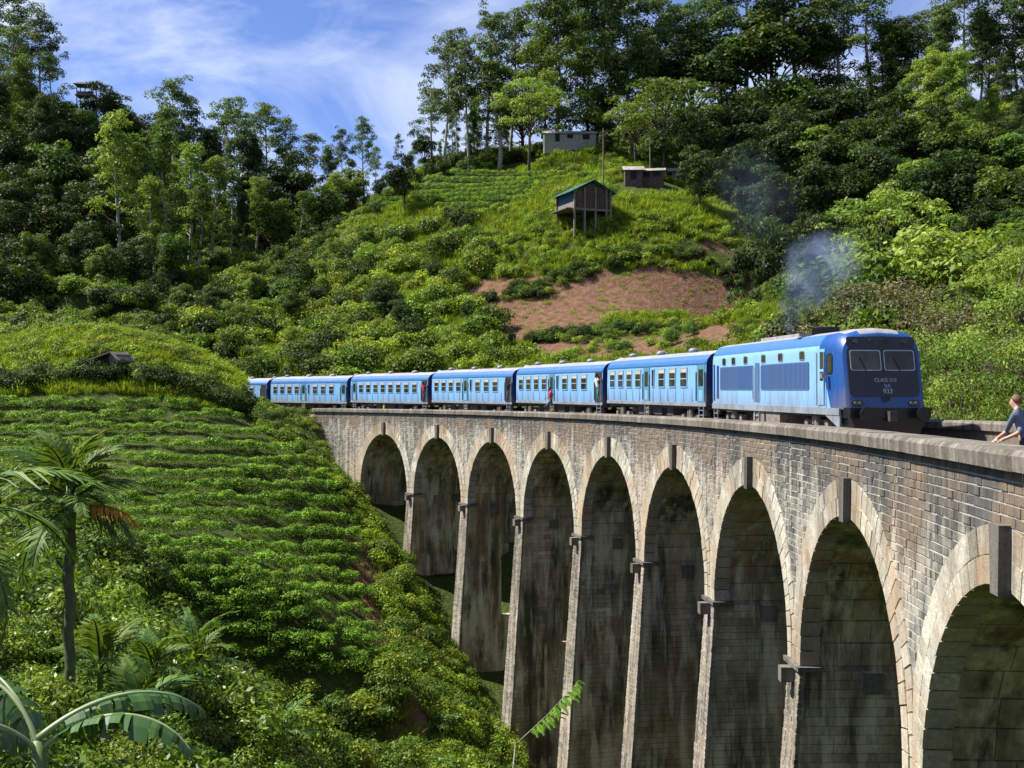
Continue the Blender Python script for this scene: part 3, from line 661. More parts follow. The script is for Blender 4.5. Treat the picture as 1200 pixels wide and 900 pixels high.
def make_coach(kind, near_open=()):
    root = empty('passenger_carriage'); Lh = 7.3
    mb = MB(); mb.loft([coach_ring(-Lh), coach_ring(Lh)], False)
    body = mb.build('body', M['blue_light'], root); body.data.materials.append(M['blue_mid']); body.data.materials.append(M['roof_grey']); body.data.materials.append(M['blue_dark']); body.data.materials.append(M['sill'])
    ring = coach_ring(0); n = len(ring)
    for pi, pl in enumerate(body.data.polygons):
        zc = pl.center.z
        pl.material_index = 4 if zc < 1.1 and abs(pl.center.y) > 1.3 else (0 if zc < Z1C else (1 if zc < 3.30 else 2))
    for sx in (-1, 1):
        mb = MB(); r = [(sx * (Lh + .012), y, z) for _, y, z in ring]; mb.poly(r if sx > 0 else r[::-1]); e = mb.build('end_wall', M['blue_dark'], root)
        mb = MB(); mb.box(*sorted((sx * Lh, sx * (Lh + .28))), -.55, .55, 1.05, 3.1); mb.build('gangway', M['black'], e)
    mb = MB(); mb.box(-Lh, Lh, -1.2, 1.2, .86, 1.0); mb.build('underframe', M['under'], root)
    for y in (-1.44, 1.405): mb = MB(); mb.box(-Lh, Lh, y, y + .035, 1.0, 1.16); mb.build('sill_rail', M['sill'], root)
    for y in (-1.425, 1.395): mb = MB(); mb.box(-Lh + .05, Lh - .05, y, y + .03, Z1C - .02, Z1C + .05); mb.build('rain_gutter', M['blue_mid'], root)
    X = lambda x: x - Lh
    if kind == 'mid':
        wx = (.55, 2.0, 3.45, 4.9, 8.45, 9.95, 11.45); dx = ((6.2, 7.1), (13.55, 14.5))
    else:
        wx = tuple(1.75 + 1.45 * k for k in range(8)); dx = ((.35, 1.25), (13.55, 14.5))
    for y in (HWC + .022, -HWC - .022):
        for k, w in enumerate(wx): panel_win(root, X(w), X(w + .88), 1.88, 2.84, y)
        for k, (a, b) in enumerate(dx): door(root, X(a), X(b), y, 'teal', openit=(y < 0 and k in near_open)); steps(root, X((a + b) / 2), y)
        if kind == 'mid': panel_win(root, X(7.45), X(7.85), 1.9, 2.84, y, 'plain')
        for k in range(14):
            mb = MB(); xx = -Lh + .2 + k * 1.06
            sg = 1 if y > 0 else -1; mb.box(xx, xx + .018, *sorted((y - sg * .03, y + sg * .004)), 1.18, 1.84); mb.build('panel_seam', M['blue_mid'], root)
    for x in (-5.0, 5.0): bogie(root, x)
    for (a, b, z0) in ((-2.6, -1.4, .45), (-.6, .9, .5), (1.6, 2.5, .48)):
        mb = MB(); mb.box(a, b, -1.15, 1.15, z0, .9); mb.build('equipment_box', M['under'], root)
    mb = MB(); mb.box(-.95, -.72, -1.32, -1.18, .32, .92); mb.build('battery_lid', M['yellow'], root)
    for k in range(6):
        x = -5.6 + k * 2.24 + (.5 if k % 2 else 0); e = .42 if k % 2 else -.42
        mb = MB(); mb.ell((x, e, 3.68), (.26, .26, .16), 10, 5); mb.cyl((x, e, 3.58), (0, 0, 1), .12, .14, 8); mb.build('roof_ventilator', M['sill'], root, True)
    for sx in (-1, 1):
        for e in (-.85, .85): mb = MB(); mb.cyl((sx * (Lh + .15), e, 1.0), (1, 0, 0), .12, .3, 10); mb.build('buffer', M['under'], root)
    return root
cars = []
names = {0: 'light blue passenger carriage coupled directly behind the power car', 1: 'light blue carriage with open doors, second behind the power car', 2: 'light blue carriage, third behind the power car',
         3: 'light blue carriage with a door at each end and an unbroken window row', 4: 'light blue carriage passing the far abutment of the viaduct', 5: 'last visible carriage, half hidden behind the grassy mound'}
c_mid = make_coach('mid'); c_open = make_coach('mid', (1,)); c_row = make_coach('row', (1,))
S_FRONT, PITCH = 20.2, 15.03
base = {0: c_mid, 1: c_open, 3: c_row}
for k in range(6):
    o = base[k] if k in base else copy_tree(base[0] if k in (4,) else base[1])
    place(o, S_FRONT + 15.45 + PITCH * (k + .5)); tag(o, names[k], 'carriage', 'carriages of the blue train'); cars.append(o)

# power car ---------------------------------------------------------------
loco = empty('power_car'); place(loco, S_FRONT + 7.6); tag(loco, 'blue diesel power car with black front at the head of the train', 'locomotive')
LH = 7.5
def loco_ring(x, hw, zt, z0=1.0, rake=0., sh=.30):   # raked linearly above the floor
    pts = [(-hw, z0), (-hw, 2.0), (-hw, zt - .75), (-hw + .03, zt - .55), (-hw + .12, zt - .35), (-hw + sh, zt - .16), (-hw * .5, zt - .05), (0, zt)]
    pts = pts + [(-a, b) for a, b in pts[-2::-1]]
    return [(x - rake * (z - 1.0), -y, z) for y, z in pts]
mb = MB(); rings = [loco_ring(-LH, 1.42, 3.68), loco_ring(LH - 2.2, 1.42, 3.68), loco_ring(LH - 1.0, 1.42, 3.70, rake=.06), loco_ring(LH - .35, 1.40, 3.64, rake=.15), loco_ring(LH - .06, 1.32, 3.52, rake=.20), loco_ring(LH, 1.20, 3.42, rake=.21)]
mb.loft(rings, True); body = mb.build('body', M['blue_loco'], loco, False)
for mm in ('loco_light', 'blue_mid', 'roof_grey', 'blue_dark', 'black'): body.data.materials.append(M[mm])
for pl in body.data.polygons:
    c = pl.center
    if c.x < -LH + .05 and len(pl.vertices) > 6: pl.material_index = 4
    elif c.z > 3.50: pl.material_index = 3
    elif c.z > 3.05 and c.x < LH - 2.3: pl.material_index = 2
    elif c.x < LH - 2.3: pl.material_index = 1
for pl in body.data.polygons: pl.use_smooth = len(pl.vertices) == 4
body.data.update()
mo = body.modifiers.new('edges', 'EDGE_SPLIT'); mo.split_angle = RAD(32)
Y = -1.42
def side(name, x0, x1, z0, z1, mat, parent=loco, d=.014, both=True, bev=0.):
    res = None
    for y in ((1.42, Y) if both and parent is loco else ((Y,))):
        mb = MB(); sg = 1 if y > 0 else -1
        if bev:
            pts = []
            for cx_, cz_, a0 in ((x1 - bev, z0 + bev, -90), (x1 - bev, z1 - bev, 0), (x0 + bev, z1 - bev, 90), (x0 + bev, z0 + bev, 180)):
                for k in range(4): a = RAD(a0 + k * 30); pts.append((cx_ + bev * math.cos(a), cz_ + bev * math.sin(a)))
            mb.prism([(a, y - sg * .03, b) for a, b in pts], [(a, y + sg * d, b) for a, b in pts])
        else: mb.box(x0, x1, *sorted((y - sg * .03, y + sg * d)), z0, z1)
        res = mb.build(name, M[mat], parent)
    return res
side('side_panel', LH - 2.3, LH - 1.72, 1.02, 3.0, 'loco_light', d=.008)
for y in (Y, 1.42):
    mb = MB(); sg = 1 if y > 0 else -1; pts = [(LH - 1.72, 1.02), (LH - 1.15, 1.02), (LH - 1.72, 2.1)]
    mb.prism([(a, y - sg * .03, b) for a, b in pts], [(a, y + sg * .008, b) for a, b in pts])
    mb.build('side_panel', M['loco_light'], loco)
for (a, b) in ((-LH + 1.15, -LH + 5.75), (-LH + 6.7, -LH + 11.9)):
    g = side('grille', a, b, 1.62, 2.62, 'grille', bev=.1)
    mb = MB()
    for k in range(int((b - a) / .13)): mb.box(a + .08 + k * .13, a + .11 + k * .13, Y - .020, Y + .006, 1.66, 2.58)
    tag(mb.build('grille_slats', M['blue_dark'], g), kind='stuff')
for xw in (1.75, 3.1, 4.75, 7.0, 8.95, 11.2):
    w = side('window', -LH + xw - .27, -LH + xw + .27, 2.68, 3.02, 'silver', bev=.08, d=.016); side('pane', -LH + xw - .23, -LH + xw + .23, 2.72, 2.98, 'glass', w, d=.02, bev=.06)
side('door', -LH + 5.95, -LH + 6.5, 1.15, 2.7, 'grille', d=.01)
for xr in (5.85, 6.55):
    for y in (Y - .08, 1.45): mb = MB(); mb.box(-LH + xr, -LH + xr + .035, y, y + .035, 1.25, 2.6); mb.build('handrail', M['silver'], loco)
side('gangway_door', -LH + .12, -LH + .36, 1.15, 2.75, 'blue_dark', d=.012); side('gangway_door', -LH + .62, -LH + .95, 1.25, 2.7, 'blue_dark', d=.012)
cd = side('cab_door', LH - 2.15, LH - 1.62, 1.12, 3.02, 'loco_light', d=.03)
side('pane', LH - 2.03, LH - 1.75, 2.35, 2.92, 'glass', cd, d=.04); side('pane', LH - 2.03, LH - 1.75, 1.95, 2.25, 'glass', cd, d=.04)
for xx in (LH - 2.22, LH - 1.56):
    for y in (Y - .10, 1.46): mb = MB(); mb.box(xx, xx + .04, y, y + .04, 1.1, 2.9); mb.build('handrail', M['silver'], loco)
w = side('cab_side_window', LH - 1.48, LH - .98, 2.15, 2.85, 'black', d=.01, bev=.12); side('pane', LH - 1.43, LH - 1.03, 2.2, 2.8, 'glass', w, d=.016, bev=.1)
mb = MB(); mb.box(LH - 1.40, LH - 1.22, -1.70, -1.50, 2.02, 2.18); mb.cyl((LH - 1.3, -1.5, 2.1), (0, 1, 0), .02, .2, 6); mb.build('mirror', M['silver'], loco)
side('solebar', -LH, LH - .35, .80, 1.03, 'sill', d=.04)
mb = MB(); mb.box(-LH, LH - .1, -1.3, 1.3, .72, .82); mb.build('underframe', M['under'], loco)
# front fittings follow the raked face
def fr(z, y=0., d=.0): return (LH - .21 * (z - 1.0) + d, y, z)
def front(name, poly, mat, parent=loco, d=.02):
    # poly: (y, z) outline, split into bands so that it follows the rake
    mb = MB(); n = len(poly); mb.poly([fr(z, y, d) for y, z in poly]); mb.prism([fr(z, y, -.03) for y, z in poly], [fr(z, y, d) for y, z in poly], False); return mb.build(name, M[mat], parent)
def rr(y0, y1, z0, z1, r=.12, n=4):
    pts = []
    for cy_, cz_, a0 in ((y1 - r, z0 + r, -90), (y1 - r, z1 - r, 0), (y0 + r, z1 - r, 90), (y0 + r, z0 + r, 180)):
        for k in range(n): a = RAD(a0 + k * 90 / (n - 1)); pts.append((cy_ + r * math.cos(a), cz_ + r * math.sin(a)))
    return pts
mk = front('front_mask', rr(-1.19, 1.19, 1.40, 3.06, .2), 'black', d=.012)
for (a, b) in ((-1.10, -.05), (.05, 1.10)):
    f = front('windscreen', rr(a, b, 2.26, 2.94, .08), 'silver', d=.032); front('pane', rr(a + .03, b - .03, 2.29, 2.91, .06), 'glass', f, d=.042)
    mb = MB(); mb.tube([fr(2.24, (a + b) / 2, .06), fr(2.7, (a + b) / 2 - .2, .07)], .012, 6); mb.build('wiper', M['black'], f)
tb = front('header_band', rr(-1.16, 1.16, 3.05, 3.38, .08), 'black', d=.014)
for y in (-.86, .80):
    mb = MB(); c = fr(3.22, y, .03); mb.cyl(c, (1, 0, .2), .085, .06, 14); mb.build('marker_lamp', M['glass'], tb)
mb = MB(); c = fr(3.23, -.05, .02); mb.prism([(c[0], c[1] + .36 * math.cos(k * .5236), c[2] + .13 * math.sin(k * .5236)) for k in range(12)], [(c[0] + .02, c[1] + .36 * math.cos(k * .5236), c[2] + .13 * math.sin(k * .5236)) for k in range(12)]); mb.build('headlamp_panel', M['under'], tb)
for y in (-.95, .95):
    f = front('light_cluster', rr(y - .19, y + .19, 1.10, 1.30, .08), 'black', d=.02)
    for e in (-.08, .08):
        mb = MB(); mb.cyl(fr(1.2, y + e, .04), (1, 0, 0), .06, .05, 12); mb.build('headlamp', M['lamp'], f)
mb = MB(); mb.box(LH + .0, LH + .06, -.10, .10, 1.28, 1.44); mb.build('horn_plate', M['black'], loco)
for y in (-.95, .95): mb = MB(); mb.cyl((LH + .40, y, .86), (1, 0, 0), .07, .6, 10); mb.cyl((LH + .68, y, .86), (1, 0, 0), .23, .07, 16); mb.build('buffer', M['black'], loco)
mb = MB(); mb.box(LH - .3, LH + .32, -1.36, 1.36, .72, 1.06); mb.build('buffer_beam', M['black'], loco)
mb = MB(); mb.hexa([(LH - .9, -1.25, .16), (LH + .15, -1.05, .16), (LH + .15, 1.05, .16), (LH - .9, 1.25, .16), (LH - .9, -1.38, .8), (LH + .2, -1.3, .8), (LH + .2, 1.3, .8), (LH - .9, 1.38, .8)]); mb.build('snow_skirt', M['black'], loco)
mb = MB(); mb.prism([(LH - 1.7, Y - .02, .82), (LH - .35, Y - .02, .82), (LH - .35, Y - .02, .35)], [(LH - 1.7, Y + .05, .82), (LH - .35, Y + .05, .82), (LH - .35, Y + .05, .35)]); mb.build('step_valance', M['sill'], loco)
mb = MB(); mb.box(LH + .3, LH + .55, -.12, .12, .62, .95); mb.build('coupler', M['under'], loco)
for x in (-LH + 2.6, LH - 2.9): bogie(loco, x, 'under')
for (a, b) in ((-1.9, -.55), (-.35, 1.25)):
    mb = MB(); mb.box(a, b, -1.38, 1.38, .26, .78); mb.build('fuel_tank', M['under_light'], loco)
steps(loco, -LH + .5, Y - .02); steps(loco, -LH + 6.2, Y - .02)
mb = MB(); mb.box(2.0, 3.0, -.42, .25, 3.62, 3.92); mb.build('exhaust_stack', M['under'], loco)
mb = MB(); mb.box(-4.2, -3.7, -.3, .2, 3.62, 3.80); mb.build('roof_hatch', M['under'], loco)
mb = MB(); mb.box(-2.8, 1.6, -.75, .75, 3.60, 3.74); mb.build('roof_hatch', M['roof_grey'], loco)
def text(s_, size, y, z, d, mat, name):
    cu = bpy.data.curves.new(name, 'FONT'); cu.body = s_; cu.size = size; cu.align_x = 'CENTER'; cu.extrude = .003
    tmp = bpy.data.objects.new('tmp', cu); COL.objects.link(tmp); dg = bpy.context.evaluated_depsgraph_get(); dg.update()
    me = bpy.data.meshes.new_from_object(tmp.evaluated_get(dg)); bpy.data.objects.remove(tmp); me.materials.clear(); me.materials.append(mat)
    o = link(name, me, loco); o.matrix_local = Matrix(((0, -.2055, .9787, fr(z)[0] + d), (1, 0, 0, y), (0, .9787, .2055, z), (0, 0, 0, 1))); return o
text('CLASS S12', .17, .05, 1.90, .020, M['silver'], 'class_lettering'); text('SLR', .14, .1, 1.72, .020, M['silver'], 'railway_lettering'); text('933', .22, .1, 1.52, .020, M['silver'], 'number_lettering')

# ------------------------------------------------------------------ foliage makers
def leaf_quads(C, N, size, aspect=.5, fold=0.):
    n = len(C); r = rng.normal(size=(n, 3)); T = unit(np.cross(N, r)); Bv = np.cross(N, T)
    Lh = (size / 2)[:, None]; Wd = Lh * aspect
    return np.stack([C - T * Lh, C + Bv * Wd + N * fold * Lh, C + T * Lh, C - Bv * Wd + N * fold * Lh], 1)
def lobes_leaves(lobes, per, size, up=.35, aspect=.5, out=1.1, inner=.62, jit=.35):
    """lobes: (x,y,z,rx,rz) clumps; leaves on the outer shell of each clump"""
    Q, T = [], []
    for (x, y, z, rx, rz) in lobes:
        n = max(6, int(per * (rx * rx + rx * rz) / 2)); d = unit(rng.normal(size=(n, 3))); d[:, 2] = np.where(d[:, 2] < -.45, -d[:, 2], d[:, 2])
        rad = inner + (1 - inner) * rng.random(n) ** .5; rad *= 1 + rng.normal(size=n) * .10
        C = np.c_[x + d[:, 0] * rx * rad, y + d[:, 1] * rx * rad, z + d[:, 2] * rz * rad]
        N = unit(d * out + rng.normal(size=(n, 3)) * .55 + np.array([0, 0, up])); sz = size * rng.uniform(.6, 1.35, n)
        Q.append(leaf_quads(C, N, sz, aspect)); T.append(np.clip(rng.uniform(.1, .7) + rng.normal(size=n) * jit * .6 + .12 * d[:, 2], 0, 1))
    return np.concatenate(Q), np.concatenate(T)
def fol_mesh(name, lobes, per, size, mat, **kw):
    Q, T = lobes_leaves(lobes, per, size, **kw); return qmesh(name, Q, {'tint': T}, [M[mat]])
def limb(mb, p0, p1, r0, r1, n=6, bend=.12, seg=4):
    p0, p1 = Vector(p0), Vector(p1); Ln = (p1 - p0).length; off = Vector((random.uniform(-1, 1), random.uniform(-1, 1), random.uniform(-.2, .6))) * Ln * bend
    pts = [p0.lerp(p1, k / seg) + off * math.sin(math.pi * k / seg) for k in range(seg + 1)]
    mb.tube(pts, [r0 + (r1 - r0) * k / seg for k in range(seg + 1)], n); return pts
def make_tall(seed, mat='leaf_euc', bark='bark_pale', H0=24., low=.38, wid=4.2, nl=12, airy=1.0, size=.42, per=80, cl=6):
    random.seed(seed); mb = MB(); lobes = []
    lean = (random.uniform(-.9, .9), random.uniform(-.9, .9))
    ax = lambda f: (lean[0] * f * f + .25 * math.sin(f * 7 + seed), lean[1] * f * f + .2 * math.cos(f * 6 + seed))
    mb.tube([(*ax(k / 8), H0 * .95 * k / 8 - (1.5 if k == 0 else 0)) for k in range(9)], [.32 - .034 * k for k in range(9)], 7)
    for k in range(nl):
        f = low + (.95 - low) * ((k + random.uniform(.1, .9)) / nl) ** .9; z = f * H0; a = k * 2.4 + random.uniform(-.6, .6); q = (f - low) / (1 - low)
        prof = (.55 + .45 * math.sin(min(1, q * 1.1 + .25) * math.pi)) * (1 - .45 * q * q)
        rr_ = wid * prof * random.uniform(.45, 1.0); sx, sy = ax(f); p1 = (sx + rr_ * math.cos(a), sy + rr_ * math.sin(a), z + random.uniform(.0, .8))
        limb(mb, (sx, sy, z - rr_ * random.uniform(.3, .6)), p1, .10, .035, 5)
        for j in range(random.randint(cl - 2, cl + 2)):
            r = random.uniform(.7, 1.35) * airy; lobes.append((p1[0] + random.gauss(0, .85) * airy, p1[1] + random.gauss(0, .85) * airy, p1[2] + random.gauss(.2, .55) * airy, r, r * random.uniform(.5, .8)))
    sx, sy = ax(.97)
    for j in range(4): lobes.append((sx + random.gauss(0, .5), sy + random.gauss(0, .5), H0 * .97 - j * .5, .9, .6))
    return mb.mesh('trunk', True), fol_mesh('crown', lobes, per, size, mat, aspect=.45), bark
def make_round(seed, mat='leaf_dark', bark='bark', H0=12., wid=4.5, low=.28, nl=50, size=.42, per=105, flat=1.0, lr=(.95, 1.75)):
    random.seed(seed); mb = MB(); lobes = []
    mb.tube([(0, 0, -1.2), (.1, 0, H0 * .15), (.05, .1, H0 * .34), (0, .1, H0 * .6)], [.34, .27, .2, .1], 8)
    zc = H0 * (low + (1 - low) * .48); rz = H0 * (1 - low) * .5
    sub = [(random.uniform(-.45, .45) * wid, random.uniform(-.45, .45) * wid, zc + random.uniform(-.45, .5) * rz, random.uniform(.5, .75)) for _ in range(6)]
    for k in range(nl):
        sx, sy, sz, sr = sub[k % 6]; d = Vector((random.gauss(0, 1), random.gauss(0, 1), random.gauss(.25, 1))).normalized()
        p = (sx + d.x * wid * sr * .8, sy + d.y * wid * sr * .8, sz + d.z * rz * sr * flat); p = (p[0], p[1], max(H0 * .12, min(p[2], H0 * .97)))
        r = random.uniform(*lr); lobes.append((*p, r, r * random.uniform(.5, .8)))
        if k % (14 if lr[0] < .5 else 3) == 0: limb(mb, (0, .05, H0 * random.uniform(.2, .42)), p, .09, .025, 5)
    return mb.mesh('trunk', True), fol_mesh('crown', lobes, per, size, mat), bark
def make_umbrella(seed, mat='leaf_light', H0=13., wid=6.0, nl=44, size=.36, per=80):
    random.seed(seed); mb = MB(); lobes = []
    mb.tube([(0, 0, -1.2), (.2, 0, H0 * .3), (.1, .2, H0 * .55)], [.3, .24, .17], 8)
    for k in range(nl):
        a = k * 2.4 + random.uniform(-.3, .3); f = math.sqrt((k + .5) / nl); tier = random.choice((0, 0, .14, .3)); r_ = wid * f * (1 - .25 * tier)
        p = (r_ * math.cos(a), r_ * math.sin(a), H0 * (.98 - .22 * f * f - tier)); r = random.uniform(1.0, 1.7); lobes.append((*p, r, r * .42))
        if k % 2 == 0: limb(mb, (.1, .1, H0 * random.uniform(.4, .55)), (p[0], p[1], p[2] - .2), .09, .025, 5)
    return mb.mesh('trunk', True), fol_mesh('crown', lobes, per, size, mat, up=.6), 'bark'
def make_shrub(seed, mat, H0, wid, nl, size, per, stem=True):
    random.seed(seed); lobes = [(0, 0, H0 * .38, wid * .8, H0 * .36)]
    for k in range(nl):
        a = random.uniform(0, 6.28); f = math.sqrt(random.random()); z = H0 * (random.uniform(.25, .8) * (1.1 - .45 * f)); r = random.uniform(.28, .5) * wid
        lobes.append((wid * .72 * f * math.cos(a), wid * .72 * f * math.sin(a), z, r, r * random.uniform(.6, 1.0)))
    return fol_mesh('shrub', lobes, per, size, mat, jit=.4)
def make_tuft(seed, mat, n, h, spread, w=.03):
    r = np.random.default_rng(seed); a = r.uniform(0, 6.28, n); rad = spread * np.sqrt(r.random(n)); base = np.c_[rad * np.cos(a), rad * np.sin(a), np.full(n, -.1)]
    d = np.c_[r.normal(size=n) * .35, r.normal(size=n) * .35, np.ones(n)]; d = unit(d); l = h * r.uniform(.5, 1.2, n); s = unit(np.c_[r.normal(size=n), r.normal(size=n), np.zeros(n)])
    droop = np.c_[d[:, 0], d[:, 1], -.35 * np.ones(n)] * (l * .45)[:, None]
    mid = base + d * (l * .6)[:, None]; tip = base + d * l[:, None] + droop
    Q = np.stack([base, mid + s * w, tip, mid - s * w], 1); return qmesh('grass_tuft', Q, {'tint': np.clip(r.normal(.5, .25, n), 0, 1)}, [M[mat]])
def tree_root(name, tr, cr, bark, base=None):
    r = empty(name); link('trunk', tr, r, M[bark]); link('crown', cr, r); return r
random.seed(11)
PROTO = {}
for k in range(4): PROTO['tall%d' % k] = make_tall(20 + k, wid=(3.8, 4.8, 3.2, 5.4)[k], H0=24, low=(.46, .36, .58, .40)[k], nl=(12, 16, 9, 17)[k], cl=(6, 7, 5, 8)[k])
PROTO['slim0'] = make_tall(31, 'leaf_mid', wid=2.6, H0=20, low=.22, nl=16, size=.38, airy=.85); PROTO['slim1'] = make_tall(32, 'leaf_light', wid=3.0, H0=20, low=.30, nl=15, size=.38, airy=.9)
PROTO['big0'] = make_tall(41, 'leaf_mid', 'bark', wid=5.6, H0=24, low=.14, nl=26, cl=7, airy=1.25); PROTO['big1'] = make_tall(42, 'leaf_dark', 'bark', wid=6.2, H0=24, low=.16, nl=28, cl=7, airy=1.3); PROTO['big2'] = make_tall(43, 'leaf_light', 'bark', wid=5.4, H0=22, low=.14, nl=28, cl=7, airy=1.2)
for k in range(3): PROTO['dark%d' % k] = make_round(50 + k, 'leaf_dark', wid=(4.2, 5.2, 4.8)[k], H0=12)
for k in range(2): PROTO['mid%d' % k] = make_round(60 + k, 'leaf_mid', wid=(4.6, 4.0)[k], H0=11)
for k in range(2): PROTO['light%d' % k] = make_round(70 + k, 'leaf_light', wid=(4.6, 5.0)[k], H0=11, nl=56, size=.36, per=85)
PROTO['dry'] = make_round(80, 'leaf_dry', wid=4.0, H0=12, nl=170, size=.075, per=900, lr=(.32, .68), low=.06)
PROTO['umb'] = make_umbrella(90); PROTO['umb_dark'] = make_umbrella(91, 'leaf_mid')
PROTO['near_light'] = make_round(95, 'leaf_light', wid=4.9, H0=12., nl=210, size=.085, per=900, lr=(.36, .80), low=.06); PROTO['near_mid'] = make_round(96, 'leaf_mid', wid=4.9, H0=12., nl=210, size=.085, per=900, lr=(.36, .80), low=.05)
PROTO['near_dark'] = make_round(97, 'leaf_dark', wid=4.9, H0=12., nl=210, size=.085, per=900, lr=(.36, .80), low=.05)
def plant(kind, name, x, y, z, h, wmul, label, group, first={}):
    tr, cr, bark = PROTO[kind]; r = tree_root(name, tr, cr, bark)
    H0 = {'t': 24., 's': 20., 'b': 24.}.get(kind[0], 12.)
    if kind in ('mid0', 'mid1', 'light0', 'light1'): H0 = 11.
    if kind == 'big2': H0 = 22.
    if kind[:3] == 'umb': H0 = 13.
    k = h / H0; r.location = (x, y, z); r.rotation_euler = (0, 0, random.uniform(0, 6.28)); r.scale = (k * wmul, k * wmul, k)
    return tag(r, label, 'tree', group)
KLAB = {'tall': ('tall_tree', 'tall slender pale-trunked tree with open tufted crown'), 'slim': ('slender_tree', 'slender leafy tree with a narrow crown'), 'big': ('forest_tree', 'big full-crowned forest tree'),
        'dark': ('dark_tree', 'dense dark green rounded tree'), 'mid': ('leafy_tree', 'mid green rounded leafy tree'), 'light': ('pale_tree', 'pale green rounded tree'), 'dry': ('dry_tree', 'brownish dry-looking leafy tree'),
        'umb': ('spreading_tree', 'spreading flat-topped tree with layered foliage'), 'near': ('leafy_tree', 'leafy tree close beside the viaduct')}
def forest(lst, zone):
    for it in lst:
        u, vt, d, kind = it[:4]; wm = it[4] if len(it) > 4 else 1.
        if d >= 215 and u > 830: vt -= 30; wm *= 1.15
        x, y = at(u, d); z = h1(x, y); h = max(3.5, vz(vt, d) - z); base = kind.rstrip('0123456789').split('_')[0]
        nm, lb = KLAB[base]; lab = it[5] if len(it) > 5 else '%s %s' % (lb, zone)
        plant(kind, nm, x, y, z - .2, h, wm, lab, None if len(it) > 5 else '%ss %s' % (nm.replace('_', ' '), zone))

# ------------------------------------------------------------------ trees where they stand
random.seed(5)
LH_ = [  # left hill and its ridge: bearing, elevation of the top, distance, kind
    (18, -12, 232, 'tall1', 1.2), (45, 15, 228, 'tall3', 1.1), (-20, -30, 236, 'big1'), (8, 30, 220, 'tall0', 1.2), (62, 60, 222, 'tall2', 1.1), (30, 70, 214, 'big0', .8), (-5, 90, 210, 'big1', .8), (50, 110, 206, 'big1', .7),
    (122, 100, 235, 'dark1', 1.0), (140, 122, 238, 'mid0', .9), (160, 130, 242, 'dark0'), (180, 140, 240, 'dark2'), (100, 125, 226, 'mid1'), (75, 130, 215, 'dark1'), (20, 140, 200, 'dark0'), (60, 165, 198, 'mid0'), (95, 180, 200, 'dark2'), (25, 200, 186, 'dark1'), (65, 225, 182, 'dark0'), (5, 235, 178, 'dark2'),
    (110, 215, 190, 'dark1'), (150, 195, 205, 'big0', .7), (170, 190, 208, 'big1', .7), (205, 92, 228, 'tall1', 1.0), (228, 120, 232, 'tall0'), (192, 128, 232, 'big0', .7), (262, 112, 240, 'tall3', .95), (280, 128, 236, 'tall1', .8), (312, 118, 246, 'tall3', .9), (335, 135, 248, 'tall0', .9), (245, 150, 228, 'big1', .7), (296, 160, 236, 'big1', .65),
    (360, 152, 252, 'tall2', 1.2), (386, 172, 250, 'big0', .6), (400, 150, 256, 'tall1', .7), (425, 138, 256, 'tall3', .8), (440, 170, 250, 'tall0', .8), (466, 155, 262, 'tall2', .7), (480, 190, 240, 'dark0', .8), (412, 195, 242, 'mid0'), (448, 205, 238, 'dark2', .9), (345, 185, 238, 'dark1'), (320, 200, 230, 'dark0'),
    (138, 128, 186, 'slim1', .9, 'slender tree with a tall bare white trunk on the wooded slope beyond the mound'), (193, 150, 188, 'slim0', 1.0), (165, 165, 190, 'slim0'), (222, 165, 195, 'slim1', 1.0), (250, 180, 198, 'slim0', 1.1), (180, 205, 182, 'slim1'), (272, 195, 205, 'slim0', 1.1), (300, 205, 210, 'slim1', 1.1), (234, 215, 190, 'slim0'), (210, 190, 200, 'big0', .6), (285, 225, 200, 'big1', .5), (320, 230, 212, 'mid1'),
    (352, 222, 222, 'slim0', 1.1), (375, 215, 226, 'mid0'), (395, 200, 230, 'slim1', 1.2), (40, 270, 170, 'mid1'), (90, 255, 176, 'dark0'), (120, 285, 168, 'mid0', .9), (10, 285, 160, 'dark1', .8), (155, 275, 172, 'dark2', .9), (200, 270, 178, 'mid1', .8)]
forest(LH_, 'on the wooded hill beyond the mound')
CH_ = [(530, 122, 230, 'big0', .6), (556, 105, 232, 'big2', .6), (588, 95, 230, 'big0', .65), (612, 100, 226, 'mid0', 1.0), (505, 100, 226, 'tall0', 1.2), (522, 32, 214, 'tall3', .85), (548, 45, 212, 'tall1', .9), (572, 12, 216, 'tall1', 1.0), (600, 6, 220, 'tall3', .95), (585, 70, 210, 'slim0', 1.5), (535, 110, 222, 'tall2'), (498, 150, 222, 'dark0', .9), (515, 165, 214, 'big0', .5), (555, 130, 216, 'big0', .6), (482, 175, 214, 'slim1'), (474, 180, 200, 'dark2', .7),
       (620, 92, 196, 'umb', .8, 'spreading tree with feathery layered crown above the tea terraces'), (655, -20, 207, 'big0', 1.0, 'huge dark full-crowned tree in front of the long white building'), (690, -30, 216, 'big0', .8), (640, 30, 214, 'big0', .7), (715, -30, 222, 'tall3', 1.1), (740, -20, 222, 'tall3', 1.0), (768, -10, 226, 'tall1', 1.1), (755, 40, 218, 'big0', .7), (800, 5, 230, 'tall1', 1.2), (725, 60, 212, 'big1', .7), (812, 45, 226, 'dark1', 1.2),
       (780, 92, 190, 'umb_dark', 1.15, 'wide spreading tree with a lit crown beside the small huts'), (745, 118, 196, 'umb', .9), (820, 165, 166, 'dark0', .9, 'rounded dark tree standing close beside the small huts'), (800, 130, 186, 'dark2'), (852, 110, 196, 'dark1', 1.1), (880, 100, 206, 'dark0', 1.2), (700, 120, 212, 'mid0', .9), (708, 150, 200, 'dark2', .7), (765, 150, 186, 'mid1', .7)]
forest(CH_, 'on the central hilltop')
